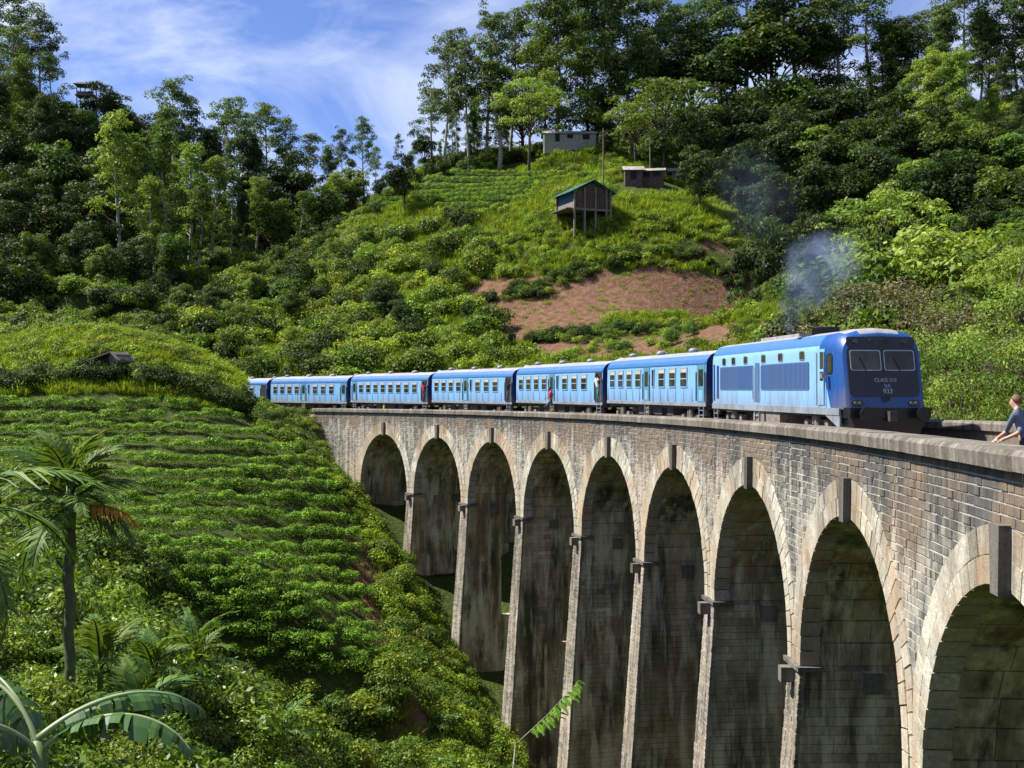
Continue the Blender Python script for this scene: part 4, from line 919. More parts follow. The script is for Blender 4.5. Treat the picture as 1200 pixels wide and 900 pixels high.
MH_ = [(300, 318, 170, 'mid1', .9), (340, 335, 160, 'mid0', .8), (376, 300, 178, 'light1', .9), (420, 318, 168, 'light0', .8), (455, 330, 158, 'dark2', 1.1), (470, 352, 150, 'dark1', 1.0), (500, 305, 168, 'light0', .8), (528, 242, 186, 'dark0', .9), (545, 262, 180, 'dark2', .8), (430, 262, 190, 'mid0', .8), (395, 275, 188, 'light1', .8),
       (250, 330, 158, 'dark1', .9), (280, 345, 150, 'light1', .8), (215, 330, 156, 'mid1', .9), (185, 318, 162, 'dark0', .9), (520, 385, 142, 'light0', .7), (548, 352, 150, 'dark1', .7), (345, 378, 146, 'light0', .7), (610, 300, 164, 'light1', .6), (575, 300, 168, 'mid0', .7), (460, 280, 182, 'light0', .7), (325, 285, 186, 'mid1', .8), (600, 398, 138, 'dark0', .5)]
forest(MH_, 'on the slope behind the carriages')
RH_ = [(1062, 48, 228, 'big1', .9), (1108, 40, 226, 'big0', .9), (1160, 45, 222, 'big0', .9), (1206, 25, 222, 'big1', 1.0), (1035, 55, 232, 'big0', .8), (842, -20, 236, 'tall1', 1.1), (872, -25, 232, 'tall3', 1.05, 'tall tree with a bright white trunk against the sky'), (905, 40, 230, 'dark1', 1.2), (935, -30, 236, 'tall3', 1.0), (960, 60, 226, 'big1', .8), (985, -15, 230, 'tall1', 1.0), (1020, 5, 232, 'tall2', 1.3), (1050, 60, 228, 'big0', .7), (1075, 40, 232, 'tall0', 1.1), (1130, -5, 224, 'tall3', .9), (1150, 50, 222, 'tall1'), (1192, 20, 222, 'tall3'), (1175, 65, 214, 'big1', .7), (1215, 60, 216, 'big0', .8),
       (1092, 62, 190, 'big2', .9), (1122, 58, 186, 'big2', .85), (1060, 95, 196, 'big0', .7), (1165, 100, 186, 'big2', .8), (1200, 110, 180, 'big1', .9), (900, 95, 206, 'dark0', 1.2), (930, 100, 204, 'mid0', 1.2), (965, 110, 200, 'dark2', 1.2), (1000, 100, 204, 'dark1', 1.2), (1030, 110, 198, 'dark0', 1.2), (885, 140, 186, 'dark2', 1.1), (915, 135, 188, 'dark1'), (860, 165, 180, 'dark0'), (955, 145, 184, 'mid0', 1.1), (990, 150, 180, 'dark1', 1.1),
       (1020, 140, 184, 'mid1', 1.2), (1055, 140, 178, 'dark2', 1.2), (1090, 130, 176, 'dark0', 1.2), (1130, 135, 172, 'mid0', 1.2), (1165, 145, 168, 'dark1', 1.2), (1200, 150, 165, 'mid1', 1.2), (1005, 180, 160, 'dark0'), (975, 190, 158, 'dark2'), (1035, 175, 160, 'dark1', 1.1), (1070, 185, 152, 'mid0', 1.1), (1105, 180, 150, 'dark2', 1.1), (1140, 190, 146, 'dark0', 1.2), (1180, 190, 144, 'mid1', 1.2), (1215, 200, 140, 'dark1'),
       (905, 195, 166, 'dark1', .9), (880, 215, 160, 'dark2', .8), (918, 262, 140, 'dark0', .8), (972, 256, 142, 'dark1', .8), (990, 250, 140, 'dark2', .9), (900, 260, 142, 'dark1', .7), (945, 280, 128, 'dark0', .8), (975, 295, 122, 'dark2', .8), (1010, 300, 112, 'mid0', .8), (1160, 235, 122, 'dark1', 1.1), (1195, 240, 116, 'mid0', 1.1), (1125, 250, 118, 'dark0'),
       (1042, 222, 98, 'umb', .95, 'bright flat-topped tree behind the locomotive'), (1085, 246, 86, 'light1', 1.0, 'broad pale green tree above the brownish tree'), (1140, 258, 88, 'light0'), (1012, 262, 104, 'mid1', .9), (1055, 300, 84, 'mid0', .9), (990, 330, 96, 'mid1', .9), (955, 345, 100, 'light0', .6), (925, 365, 106, 'mid1', .5), (1020, 345, 80, 'light1', .6), (1000, 380, 78, 'mid0', .6),
       (1100, 322, 62, 'dry', 1.1, 'brownish dry-looking tree standing close behind the locomotive'), (1065, 372, 66, 'near_dark', .8), (1160, 345, 64, 'near_dark', .8), (1195, 285, 68, 'near_light', 1.0), (1218, 330, 54, 'near_light', .8), (1185, 385, 50, 'near_light', .8), (1125, 395, 58, 'dry', .7), (1135, 415, 52, 'near_mid', .8), (1110, 440, 54, 'near_light', .7), (1165, 435, 46, 'near_dark', .9), (1210, 425, 42, 'near_mid', .8), (1090, 455, 58, 'near_mid', .7), (1140, 470, 44, 'near_light', .6),
       (900, 344, 130, 'light1', .55, 'small yellow-green young tree below the ploughed field'), (1205, 255, 98, 'near_light', .9)]
forest(RH_, 'on the hillside behind the locomotive')

# ------------------------------------------------------------------ shrubs, tea, grass
SH = {'mixed0': make_shrub(1, 'leaf_shrub', 1.9, 1.2, 14, .19, 270), 'mixed1': make_shrub(2, 'leaf_shrub', 1.5, 1.3, 13, .18, 270), 'mixed2': make_shrub(3, 'leaf_mid', 2.1, 1.2, 15, .19, 270),
      'dark': make_shrub(4, 'leaf_dark', 2.1, 1.3, 15, .20, 270), 'grassy': make_shrub(5, 'grass', 1.0, 1.2, 9, .24, 130), 'fine0': make_shrub(6, 'leaf_shrub', 1.7, 1.1, 13, .15, 330), 'fine1': make_shrub(7, 'leaf_mid', 1.9, 1.15, 13, .15, 330), 'fine2': make_shrub(8, 'grass', 1.2, 1.1, 11, .15, 330),
      'near0': make_shrub(9, 'leaf_near', 1.7, 1.05, 16, .115, 520), 'near1': make_shrub(10, 'leaf_near', 1.5, 1.15, 15, .15, 330), 'near2': make_shrub(12, 'leaf_shrub', 1.4, 1.0, 14, .10, 560)}
def tea_mesh(seed):
    random.seed(seed); lobes = []
    for k in range(7):
        a = random.uniform(0, 6.28); f = math.sqrt(random.random()); r = random.uniform(.26, .36); lobes.append((.42 * f * math.cos(a), .42 * f * math.sin(a), random.uniform(.45, .66), r, r * .8))
    lobes.append((0, 0, .42, .55, .38)); return fol_mesh('tea_bush', lobes, 620, .125, 'leaf_tea', up=.6, jit=.45)
TEA = [tea_mesh(100 + k) for k in range(3)]
TUFT = {'tuft0': make_tuft(1, 'grass', 90, .9, .5, .022), 'tuft1': make_tuft(2, 'grass', 70, .55, .45, .02)}
shr = []      # key, x, y, z, scale
def zone(poly, n, keys, lo, hi, avoid=None, zoff=-.12, where='on the hillside'):
    us = [p[0] for p in poly]; ds = [p[1] for p in poly]; c = 0; pts = []
    u = rng.uniform(min(us), max(us), n * 6); d = np.sqrt(rng.uniform(min(ds) ** 2, max(ds) ** 2, n * 6)); ok = inpoly(u, d, poly); u, d = u[ok], d[ok]
    P = np.array([CX, CY]) + fwd * d[:, None] + rgt * ((u - 600) / FPX * d)[:, None]
    if avoid is not None: k = ~avoid(P[:, 0], P[:, 1]); P = P[k]
    P = P[:n]
    Z = H(P[:, 0], P[:, 1])
    for i in range(len(P)): shr.append((random.choice(keys), P[i, 0], P[i, 1], Z[i] + zoff, random.uniform(lo, hi), where))
def on_line(x, y):
    t = np.hypot(x + R, y) - R; s = np.arctan2(y, x + R) * R; return ((t > -1.2) & (t < 10) & (s > -14) & (s < 97)) | ((t > .8) & (t < 7.6) & (s > 90))
inplot = lambda x, y: inpoly(x, y, PLOT[0]) | on_line(x, y)
def inplots(x, y):
    m = on_line(x, y)
    for q in PLOT: m |= inpoly(x, y, q)
    return m
TERV = [(428, 248), (470, 226), (520, 205), (570, 198), (638, 200), (640, 214), (600, 244), (560, 250), (500, 246)]
TPOLY = [hit(u, v) for u, v in TERV]
CLEAR = [(hit(u, v, 140), r) for u, v, r in ((667, 174, 2.5), (742, 219, 4), (764, 219, 4.5), (790, 219, 5), (684, 266, 1.4), (948, 226, 4), (590, 352, 4), (600, 372, 4.5), (622, 386, 4.5), (650, 392, 4), (575, 342, 3), (690, 388, 3), (905, 368, 4), (885, 378, 3), (890, 350, 5), (870, 372, 4), (908, 345, 4))] + [(hit(122, 442, 102.5), 1.6), (hit(124, 438, 102.5), 3.0)]
def cleared(x, y):
    m = np.zeros(len(x), bool)
    for (p, r) in CLEAR: m |= np.hypot(x - p[0], y - p[1]) < r
    return m
nott = lambda x, y: inplots(x, y) | inpoly(x, y, TPOLY) | cleared(x, y)
lineclear = lambda x, y: on_line(x, y) | cleared(x, y)
mixk = ['mixed0', 'mixed1', 'mixed2', 'mixed0', 'mixed1', 'dark']; brk = ['mixed0', 'mixed1', 'grassy', 'grassy', 'mixed1']
zone([(270, 124), (420, 130), (620, 130), (640, 150), (560, 185), (420, 200), (300, 205), (250, 170), (200, 140)], 520, ['mixed0', 'mixed1', 'mixed0', 'grassy', 'mixed2', 'mixed1', 'dark'], .7, 2.3, nott, where='on the slope behind the carriages')
zone([(270, 124), (640, 128), (640, 150), (560, 180), (420, 200), (300, 200), (250, 150)], 760, ['grassy', 'grassy', 'mixed1'], .6, 1.2, nott, where='on the slope behind the carriages')
zone([(640, 130), (900, 120), (930, 150), (860, 180), (760, 206), (640, 208), (560, 185), (560, 160)], 620, brk + ['grassy'], .5, 1.3, nott, where='around the stilted house')
zone([(640, 126), (930, 108), (930, 128), (860, 140), (640, 141)], 90, ['grassy', 'mixed1', 'mixed2'], .5, 1.1, on_line, where='between the ploughed field and the track')
zone([(540, 158), (780, 158), (930, 157), (920, 152), (780, 157.6), (640, 154), (560, 157)], 110, ['mixed2', 'dark', 'mixed1'], .6, 1.0, where='along the top of the ploughed field')
zone([(620, 143), (760, 140.5), (910, 137), (910, 134), (760, 137.5), (620, 140)], 110, ['mixed2', 'dark', 'mixed1'], .5, .9, where='along the foot of the ploughed field')
zone([(900, 100), (1250, 80), (1250, 220), (900, 230)], 900, ['dark', 'mixed2', 'mixed2', 'mixed0'], 1.0, 2.0, lineclear, where='under the trees behind the locomotive')
zone([(-60, 122), (270, 122), (300, 160), (420, 230), (420, 262), (-60, 262)], 1100, ['dark', 'mixed2', 'mixed0', 'mixed1', 'dark'], .9, 1.9, inplots, where='in the wood beyond the mound')
zone([(430, 205), (640, 212), (900, 200), (900, 240), (430, 250)], 420, ['mixed0', 'mixed2', 'dark', 'grassy'], .8, 1.6, nott, where='above the tea terraces')
# mound above the tea: tall bright grass, with a hedge along its foot
zone([(-60, 103.5), (150, 103.5), (270, 105), (285, 112), (180, 120), (-60, 118)], 620, ['grassy', 'grassy', 'fine2', 'mixed1'], .6, 1.15, lineclear, where='on the grassy mound')
zone([(-60, 101.2), (285, 103.4), (285, 105), (-60, 102.6)], 190, ['fine1', 'fine0', 'dark', 'fine1'], .8, 1.15, where='in the hedge along the mound')
# beside the piers and down to the stream
nopath = lambda x, y: on_line(x, y) | near_path(x, y, .9)
zone([(440, 92), (480, 92), (545, 84), (610, 74), (620, 62), (520, 56), (480, 64), (470, 72), (448, 80)], 330, ['fine0', 'fine0', 'fine2', 'fine1'], .55, 1.25, nopath, where='between the path and the piers')
zone([(288, 107), (372, 104), (398, 101), (392, 95), (370, 97), (300, 102.5)], 110, ['fine0', 'fine1', 'fine2'], .55, 1.0, on_line, where='above the tea by the far abutment')
zone([(340, 116), (372, 110), (392, 102), (380, 99), (350, 102), (300, 108)], 60, ['fine0', 'fine2', 'fine1'], .4, .75, lambda x, y: (np.hypot(x + R, y) - R > .2), where='on the bank by the far abutment')
zone([(270, 46), (480, 49), (505, 64), (468, 70), (440, 66), (300, 62)], 230, ['fine0', 'fine1', 'fine0'], .7, 1.3, nopath, where='below the last tea row')
zone([(-60, 117), (200, 119), (262, 134), (210, 168), (-60, 168)], 420, ['mixed1', 'grassy', 'mixed2', 'mixed0'], .8, 1.5, nott, where='in the hollow behind the mound')
zone([(372, 182), (440, 186), (446, 232), (372, 240)], 200, ['mixed1', 'grassy', 'mixed0', 'mixed2'], .7, 1.3, nott, where='beside the tea terraces')
zone([(370, 104), (400, 102), (440, 96), (440, 88), (420, 90)], 60, ['fine0', 'fine2'], .6, 1.1, nopath, where='against the far abutment')
zone([(200, 42), (420, 44), (600, 50), (620, 62), (500, 62), (440, 60), (300, 57), (200, 56)], 300, ['fine0', 'fine1', 'fine0', 'near1'], .7, 1.35, on_line, where='in the valley bottom below the tea')
zone([(-60, 42), (200, 42), (200, 60), (100, 66), (-60, 82)], 300, ['fine1', 'fine1', 'fine0'], .9, 1.7, where='in the dark thicket behind the palm')
zone([(20, 24), (200, 26), (440, 30), (560, 44), (420, 46), (200, 44), (-40, 44)], 260, ['near0', 'near1', 'near2', 'near0'], .7, 1.25, on_line, where='in the thicket beyond the banana')
zone([(-60, 12), (120, 11), (300, 15), (420, 22), (440, 31), (200, 28), (-60, 26)], 130, ['near0', 'near1', 'near2'], .45, .85, on_line, where='around the banana plant')
zone([(-560, 9), (-60, 9), (-60, 46), (-300, 70), (-560, 70)], 420, ['near0', 'near1', 'fine1', 'fine0'], .6, 1.2, on_line, where='on the near bank away from the viaduct')
SLAB = {'mixed0': ('shrub', 'leafy yellow-green shrub'), 'mixed1': ('shrub', 'low spreading yellow-green shrub'), 'mixed2': ('shrub', 'mid green upright shrub'), 'dark': ('shrub', 'dark green shrub'), 'grassy': ('grassy_shrub', 'bright grassy shrub'),
        'fine0': ('shrub', 'bright green bush'), 'fine1': ('shrub', 'deeper green bush'), 'fine2': ('grassy_shrub', 'bright feathery grass bush'), 'near0': ('leafy_bush', 'glossy small-leaved bush'), 'near1': ('leafy_bush', 'glossy broad-leaved bush'), 'near2': ('leafy_bush', 'bright fine-leaved bush')}
def scatter(name, src, pts, label):
    """pts: x, y, z, scale, rotation -> instances of a plant that stands in the scene"""
    me = bpy.data.meshes.new(name); me.vertices.add(len(pts)); P = np.array([p[:3] for p in pts], np.float32); me.vertices.foreach_set('co', P.ravel())
    a = me.attributes.new('scl', 'FLOAT', 'POINT'); a.data.foreach_set('value', np.array([p[3] for p in pts], np.float32))
    b = me.attributes.new('rot', 'FLOAT_VECTOR', 'POINT'); b.data.foreach_set('vector', np.array([(p[5] if len(p) > 5 else 0, 0, p[4]) for p in pts], np.float32).ravel()); me.update()
    o = link(name, me); g = bpy.data.node_groups.new(name, 'GeometryNodeTree'); g.interface.new_socket('Geometry', in_out='INPUT', socket_type='NodeSocketGeometry'); g.interface.new_socket('Geometry', in_out='OUTPUT', socket_type='NodeSocketGeometry')
    gi, go = nd(g, 'NodeGroupInput'), nd(g, 'NodeGroupOutput'); oi = nd(g, 'GeometryNodeObjectInfo', transform_space='ORIGINAL'); oi.inputs[0].default_value = src; oi.inputs['As Instance'].default_value = True
    ip = nd(g, 'GeometryNodeInstanceOnPoints'); ns = nd(g, 'GeometryNodeInputNamedAttribute', data_type='FLOAT'); ns.inputs[0].default_value = 'scl'; nr = nd(g, 'GeometryNodeInputNamedAttribute', data_type='FLOAT_VECTOR'); nr.inputs[0].default_value = 'rot'
    g.links.new(gi.outputs[0], ip.inputs['Points']); g.links.new(oi.outputs['Geometry'], ip.inputs['Instance']); g.links.new(ns.outputs[0], ip.inputs['Scale']); g.links.new(nr.outputs[0], ip.inputs['Rotation']); g.links.new(ip.outputs[0], go.inputs[0])
    m_ = o.modifiers.new('scatter', 'NODES'); m_.node_group = g
    return tag(o, label, 'undergrowth' if 'tea' not in name else 'tea', kind='stuff')
def vis_size(it): u, v, d = proj(it[1], it[2], it[3]); return it[4] / max(d, 5) if (-30 < u < 1230 and v < 1000 and d > 5) else 0
shr.sort(key=vis_size, reverse=True)
count = {}; rest = {}; firsts = {}
for it in shr:
    key = it[0]; nm, lb = SLAB[key]; count[nm] = count.get(nm, 0)
    if key not in firsts or count[nm] < (220 if nm == 'shrub' else 120):
        o = link(nm, SH[key]); o.location = it[1:4]; o.rotation_euler = (0, 0, random.uniform(0, 6.28)); s_ = it[4]; o.scale = (s_, s_, s_ * random.uniform(.85, 1.2)); count[nm] += 1
        tag(o, lb + ' ' + it[5], 'shrub' if nm != 'leafy_bush' else 'bush', (lb + ('es ' if lb.endswith('bush') else 's ') + it[5])); firsts.setdefault(key, o)
    else: rest.setdefault(key, []).append((it[1], it[2], it[3], it[4], random.uniform(0, 6.28)))
for key, pts in rest.items(): scatter('undergrowth', firsts[key], pts, {'mixed0': 'mass of yellow-green shrubs covering the hillsides', 'mixed1': 'mass of low spreading shrubs covering the hillsides', 'mixed2': 'mass of mid green shrubs on the hillsides', 'dark': 'mass of dark green undergrowth beneath the trees', 'grassy': 'mass of bright tall grass on the slopes', 'fine0': 'mass of bright bushes on the valley floor', 'fine1': 'mass of deeper green bushes on the valley floor', 'fine2': 'mass of bushy grass on the valley floor'}.get(key, 'mass of glossy foreground foliage'))
# tea in contour rows
tea = []
REDGE = lambda d: np.interp(d, [55, 63, 71, 79, 88, 95, 101], [482, 478, 458, 430, 418, 392, 372])
def tea_d(u, v): return ray(u, v, 50., 104.)
v = 481.; row = 0
while v < 800:
    u = -70. + 7 * (row % 2); cut = random.uniform(-20, 20)
    while u < 490:
        vv_ = v + 3.0 * math.sin(u * .016 + row * .9) + 1.5 * math.sin(u * .06 + row * 2.3) + (u - 250) * .012; d = tea_d(u, vv_)
        if 56 + max(0, u - 250) * .02 < d < 101.5 and u < REDGE(d) + cut * .3:
            x, y = at(u, d); tea.append((x, y, h1(x, y) - .06, random.choice((.85, 1., 1., 1.1)) * random.uniform(.95, 1.3), random.uniform(0, 6.28)))
        u += random.uniform(.60, .82) / max(d, 55) * FPX
    v += 15.8 + .012 * (v - 480); row += 1
tea = [p for p in tea if random.random() > .04]
hill_tea = []
for k, v0_ in enumerate(np.arange(201, 250, 6.6)):
    u = 425.
    while u < 645:
        v = v0_ + 2.2 * math.sin(u * .02 + k) - (u - 530) * .02
        if inpoly(np.array([u]), np.array([v]), TERV)[0]: x, y = hit(u, v, 150); hill_tea.append((x, y, h1(x, y) - .05, random.uniform(1.2, 1.5), random.uniform(0, 6.28)))
        u += .85 / 195 * FPX
tea.sort(key=lambda p: np.hypot(p[0] - CX, p[1] - CY) if proj(p[0], p[1], p[2])[1] < 900 else 999)
tfirst = []
for k, p in enumerate(tea[:260]):
    o = link('tea_bush', TEA[k % 3]); o.location = p[:3]; o.rotation_euler = (0, 0, p[4]); o.scale = (p[3],) * 3
    tag(o, 'clipped rounded tea bush in the rows on the valley slope', 'tea bush', 'tea bushes on the valley slope'); tfirst.append(o)
for k in range(3): scatter('tea_rows', tfirst[k], tea[260 + k::3], ('rows of clipped tea bushes stepping down the valley slope',)[0])
scatter('tea_rows', tfirst[0], hill_tea, 'contour rows of tea on the terraces below the tall skyline trees')
# grass tufts
def tufts(poly, n, key, lo, hi, name, label, avoid=None):
    s0 = len(shr); zone(poly, n, [key], lo, hi, avoid, -.02); it = shr[s0:]; del shr[s0:]
    p = it[0]; o = link('grass_tuft', TUFT[key]); o.location = p[1:4]; o.scale = (p[4],) * 3; tag(o, label.replace('mass', 'tuft'), 'grass', kind='stuff')
    scatter(name, o, [(q[1], q[2], q[3], q[4], random.uniform(0, 6.28)) for q in it[1:]], label)
tufts([(-60, 101), (150, 101), (270, 104), (290, 113), (180, 121), (-60, 120)], 2600, 'tuft0', .8, 1.5, 'mound_grass', 'mass of long bright grass on the mound', lineclear)
tufts([(280, 126), (640, 128), (930, 108), (930, 155), (860, 180), (640, 205), (300, 205)], 5200, 'tuft0', .9, 1.8, 'hillside_grass', 'mass of long grass between the hillside shrubs', nott)
tufts([(560, 157), (820, 157), (910, 150), (905, 136), (640, 130), (600, 149)], 420, 'tuft1', .5, 1.0, 'field_weeds', 'mass of sparse weeds over the ploughed field', on_line)
dk = MB()
for k in range(46):
    s_ = random.uniform(6, 30); t_ = random.choice((random.uniform(7.2, 7.6), random.uniform(.85, 1.3) if s_ > 9 else 7.4)); p = B(s_, t_, -.55)
    if k == 0: dko = link('grass_tuft', TUFT['tuft1']); dko.location = p; dko.scale = (.5,) * 3; tag(dko, 'tuft of grass growing along the viaduct deck', 'grass', kind='stuff'); dkp = []
    else: dkp.append((*p, random.uniform(.35, .75), random.uniform(0, 6)))
scatter('deck_grass', dko, dkp, 'grass growing on the ballast edge inside the parapets')
tufts([(-60, 60), (300, 58), (470, 66), (425, 88), (375, 100), (-60, 100)], 600, 'tuft1', .3, .7, 'tea_weeds', 'mass of weeds between the tea rows')
tufts([(60, 100), (260, 102), (280, 106), (60, 103.5)], 260, 'tuft0', .6, 1.0, 'bank_grass', 'mass of grass on the bank below the shed')
tufts([(420, 100), (480, 92), (610, 74), (620, 60), (480, 58), (430, 80)], 900, 'tuft1', .7, 1.5, 'valley_grass', 'mass of short grass beside the trodden path', lambda x, y: on_line(x, y) | near_path(x, y, .55))

# ------------------------------------------------------------------ palms, banana, overhanging twig
def frond_mesh(L_, pairs, leaf, droop, mat, width=.035, vee=.5, start=.12):
    """frond along +x from the origin, arching down"""
    pts = []; ang = 0.
    x = z = 0.; n = 14
    for k in range(n + 1):
        pts.append((x, 0, z)); a = -droop * (k / n) ** 1.3; x += L_ / n * math.cos(a); z += L_ / n * math.sin(a)
    mb = MB(); mb.tube(pts, [.026 * (1 - .8 * k / n) + .004 for k in range(n + 1)], 5); base = mb
    Q = []; T = []
    for i in range(pairs):
        f = start + (1 - start) * (i + .5) / pairs; k = min(n - 1, int(f * n)); q = f * n - k; p = Vector(pts[k]).lerp(Vector(pts[k + 1]), q); d = (Vector(pts[k + 1]) - Vector(pts[k])).normalized()
        ll = leaf * (math.sin(min(1, f * 1.15 + .12) * math.pi) * .75 + .3) * random.uniform(.85, 1.1)
        for sg in (-1, 1):
            side = Vector((0, sg, 0)); upv = d.cross(side) * (sg * 1.0); upv = upv if upv.z > 0 else -upv
            out_ = (d * random.uniform(.45, .75) + side * .85 + upv * random.uniform(.1, .5) * vee).normalized(); tip = p + out_ * ll + Vector((0, 0, -ll * random.uniform(.15, .55))); mid = p + out_ * ll * .5 + Vector((0, 0, -ll * .04))
            w = d * width * random.uniform(.8, 1.2); Q.append([p - w * .3, p + w * .3, mid + w, mid - w]); Q.append([mid - w, mid + w, tip + w * .12, tip - w * .12]); tt = random.uniform(.2, .9); T += [tt, tt]
    base.mi = 0; m0 = len(base.v)
    for q, tt in zip(Q, T): base.av = tt; base.quad(*q)
    return base.mesh('frond', False, 'tint')
def palm(name, x, y, z, th, nfr, L_, label, dead=0, seed=1, mat='palm', spread=(75, -20), leaf=.5, pairs=30, rt=.085):
    random.seed(seed); r = empty(name, (x, y, z)); tag(r, label, 'palm')
    if th > .2:
        mb = MB(); n = int(max(6, th / .16)); mb.tube([(.02 * math.sin(k), .02 * math.cos(k * 1.3), th * k / n - (.5 if k == 0 else 0)) for k in range(n + 1)], [rt * (1.12 if k % 2 else 1.) for k in range(n + 1)], 9); mb.build('trunk', M['palm_bark'], r, True)
        mb = MB(); mb.tube([(0, 0, th - .05), (0, 0, th + .35), (0, 0, th + .75)], [rt * 1.15, rt * 1.3, rt * .5], 9); mb.build('crownshaft', M['palm_shaft'], r, True)
    ms = [frond_mesh(L_ * random.uniform(.85, 1.1), pairs, leaf, random.uniform(.9, 1.7), mat) for _ in range(4)]
    for me_ in ms: me_.materials.append(M[mat])
    for k in range(nfr):
        e = spread[0] + (spread[1] - spread[0]) * (k / max(1, nfr - 1)); a = k * 2.4 + random.uniform(-.3, .3)
        o = link('frond', ms[k % 4], r); o.location = (0, 0, th + (.55 if th > .2 else .05) - .25 * k / nfr); o.rotation_euler = Matrix.Rotation(a, 3, 'Z').to_euler(); o.rotation_euler = (Matrix.Rotation(a, 3, 'Z') @ Matrix.Rotation(-RAD(e), 3, 'Y')).to_euler(); o.scale = (random.uniform(.8, 1.1),) * 3
    for k in range(dead):
        me_ = frond_mesh(L_ * .85, 20, leaf * .8, 1.3, 'palm_dead', vee=-.5); me_.materials.append(M['palm_dead']); o = link('dead_frond', me_, r); o['label'] = 'withered orange-brown frond'
        o.location = (.1, -.1, th + .25); o.rotation_euler = (Matrix.Rotation(-.25 + .4 * k, 3, 'Z') @ Matrix.Rotation(RAD(-22 + 14 * k), 3, 'Y')).to_euler()
    return r
def gnd(u, d): x, y = at(u, d); return x, y, h1(x, y)
x, y, z = gnd(82, 19.5); palm('areca_palm', x, y, z, vz(618, 19.5) - z, 18, 1.65, 'areca palm with a ringed green trunk and one withered orange frond', dead=1, seed=3, leaf=.52, pairs=38, spread=(88, -22))
for (u, v, d, nf, L_, lab, sd) in [(228, 690, 30, 11, 1.7, 'stemless young palm with drooping silvery fronds in the thicket', 5), (118, 690, 23, 9, 1.35, 'young palm with stiff upright fronds behind the areca trunk', 6), (322, 770, 34, 11, 1.6, 'slim dark palm on a thin trunk below the tea', 7), (180, 715, 26, 8, 1.2, 'small fan of pale palm fronds low in the thicket', 8), (165, 815, 20, 8, 1.0, 'small bright palm seedling above the banana leaf', 9)]:
    x, y, z = gnd(u, d); zc = vz(v, d); palm('young_palm', x, y, z, min(.7, max(.25, zc - z - .6)), nf, L_ * 1.1, lab, seed=sd, spread=(84, 20), leaf=.46, rt=.05)
x, y, z = gnd(-62, 13.5); palm('coconut_palm', x, y, z, vz(650, 13.5) - z, 9, 2.1, 'coconut palm whose long dark fronds arch down beside the banana leaf', seed=12, spread=(35, -35), leaf=.6, pairs=34)
def banana_leaf(L_, w, e0, droop, seed):
    random.seed(seed); n = 26; pts = []; x = z = 0.; e = e0
    for k in range(n + 1): pts.append(Vector((x, 0, z))); a = e0 - droop * (k / n) ** 1.2; x += L_ / n * math.cos(a); z += L_ / n * math.sin(a)
    rib = MB(); rib.tube(pts, [.030 * (1 - .85 * k / n) + .004 for k in range(n + 1)], 6); bl = MB()
    for sg in (-1, 1):
        gap = 0.; hang = random.uniform(.3, .5); run = 0
        for k in range(3, n):
            f = (k - 3) / (n - 3); f2 = (k - 2) / (n - 3); ww = lambda q: w * (math.sin(min(1., q * .93 + .06) * math.pi) ** .55)
            if run <= 0: run = random.randint(1, 3); hang = random.uniform(.25, 1.15); gap = random.uniform(.05, .45)
            run -= 1; p0, p1 = pts[k], pts[k + 1] - (pts[k + 1] - pts[k]) * (gap if run == 0 else 0)
            bl.av = random.uniform(.2, .8); prev = (p0, p1)
            for j in (1, 2, 3):
                q = j / 3; h = -hang * ww(f) * q ** 1.7 + .10 * ww(f) * math.sin(q * math.pi); dx = (p1 - p0) * (.25 * q)
                c0 = p0 + Vector((0, sg * ww(f) * q * (1 - .25 * hang * q), h)) + dx; c1 = p1 + Vector((0, sg * ww(f2) * q * (1 - .25 * hang * q), h)) + dx - (p1 - p0) * (.3 * q * gap if run == 0 else 0)
                bl.quad(prev[0], prev[1], c1, c0); prev = (c0, c1)
    return bl.mesh('leaf_blade', True, 'tint'), rib.mesh('midrib', True)
bx, by, bz = gnd(45, 11.0); ban = empty('banana_plant', (bx, by, bz)); tag(ban, 'banana plant with huge glossy split leaves arching over the thicket', 'banana plant')
zb_ = vz(880, 11.0) - bz
mb = MB(); mb.tube([(0, 0, -.5), (.02, 0, zb_ * .5), (0, .02, zb_ + .1)], [.12, .10, .06], 9); mb.build('stem', M['palm_shaft'], ban, True)
for k, (az, e0, dr, L_, w, dz) in enumerate([(8, 42, 1.75, 1.65, .26, 0), (38, 38, 1.5, 1.75, .26, .12), (150, 62, 1.0, 1.1, .24, .0), (165, 60, 1.3, 1.3, .24, .05), (-60, 22, 1.3, 1.0, .22, -.25), (-140, 50, 1.3, 1.2, .24, 0)]):
    b1, r1 = banana_leaf(L_, w, RAD(e0), dr, 40 + k); o = link('leaf', b1, ban, M['banana']); o.location = (0, 0, zb_ + dz); o.rotation_euler = (RAD((-22, 12, 0, 8, 0, 0)[k]), 0, RAD(az)); link('midrib', r1, o, M['banana_rib'])
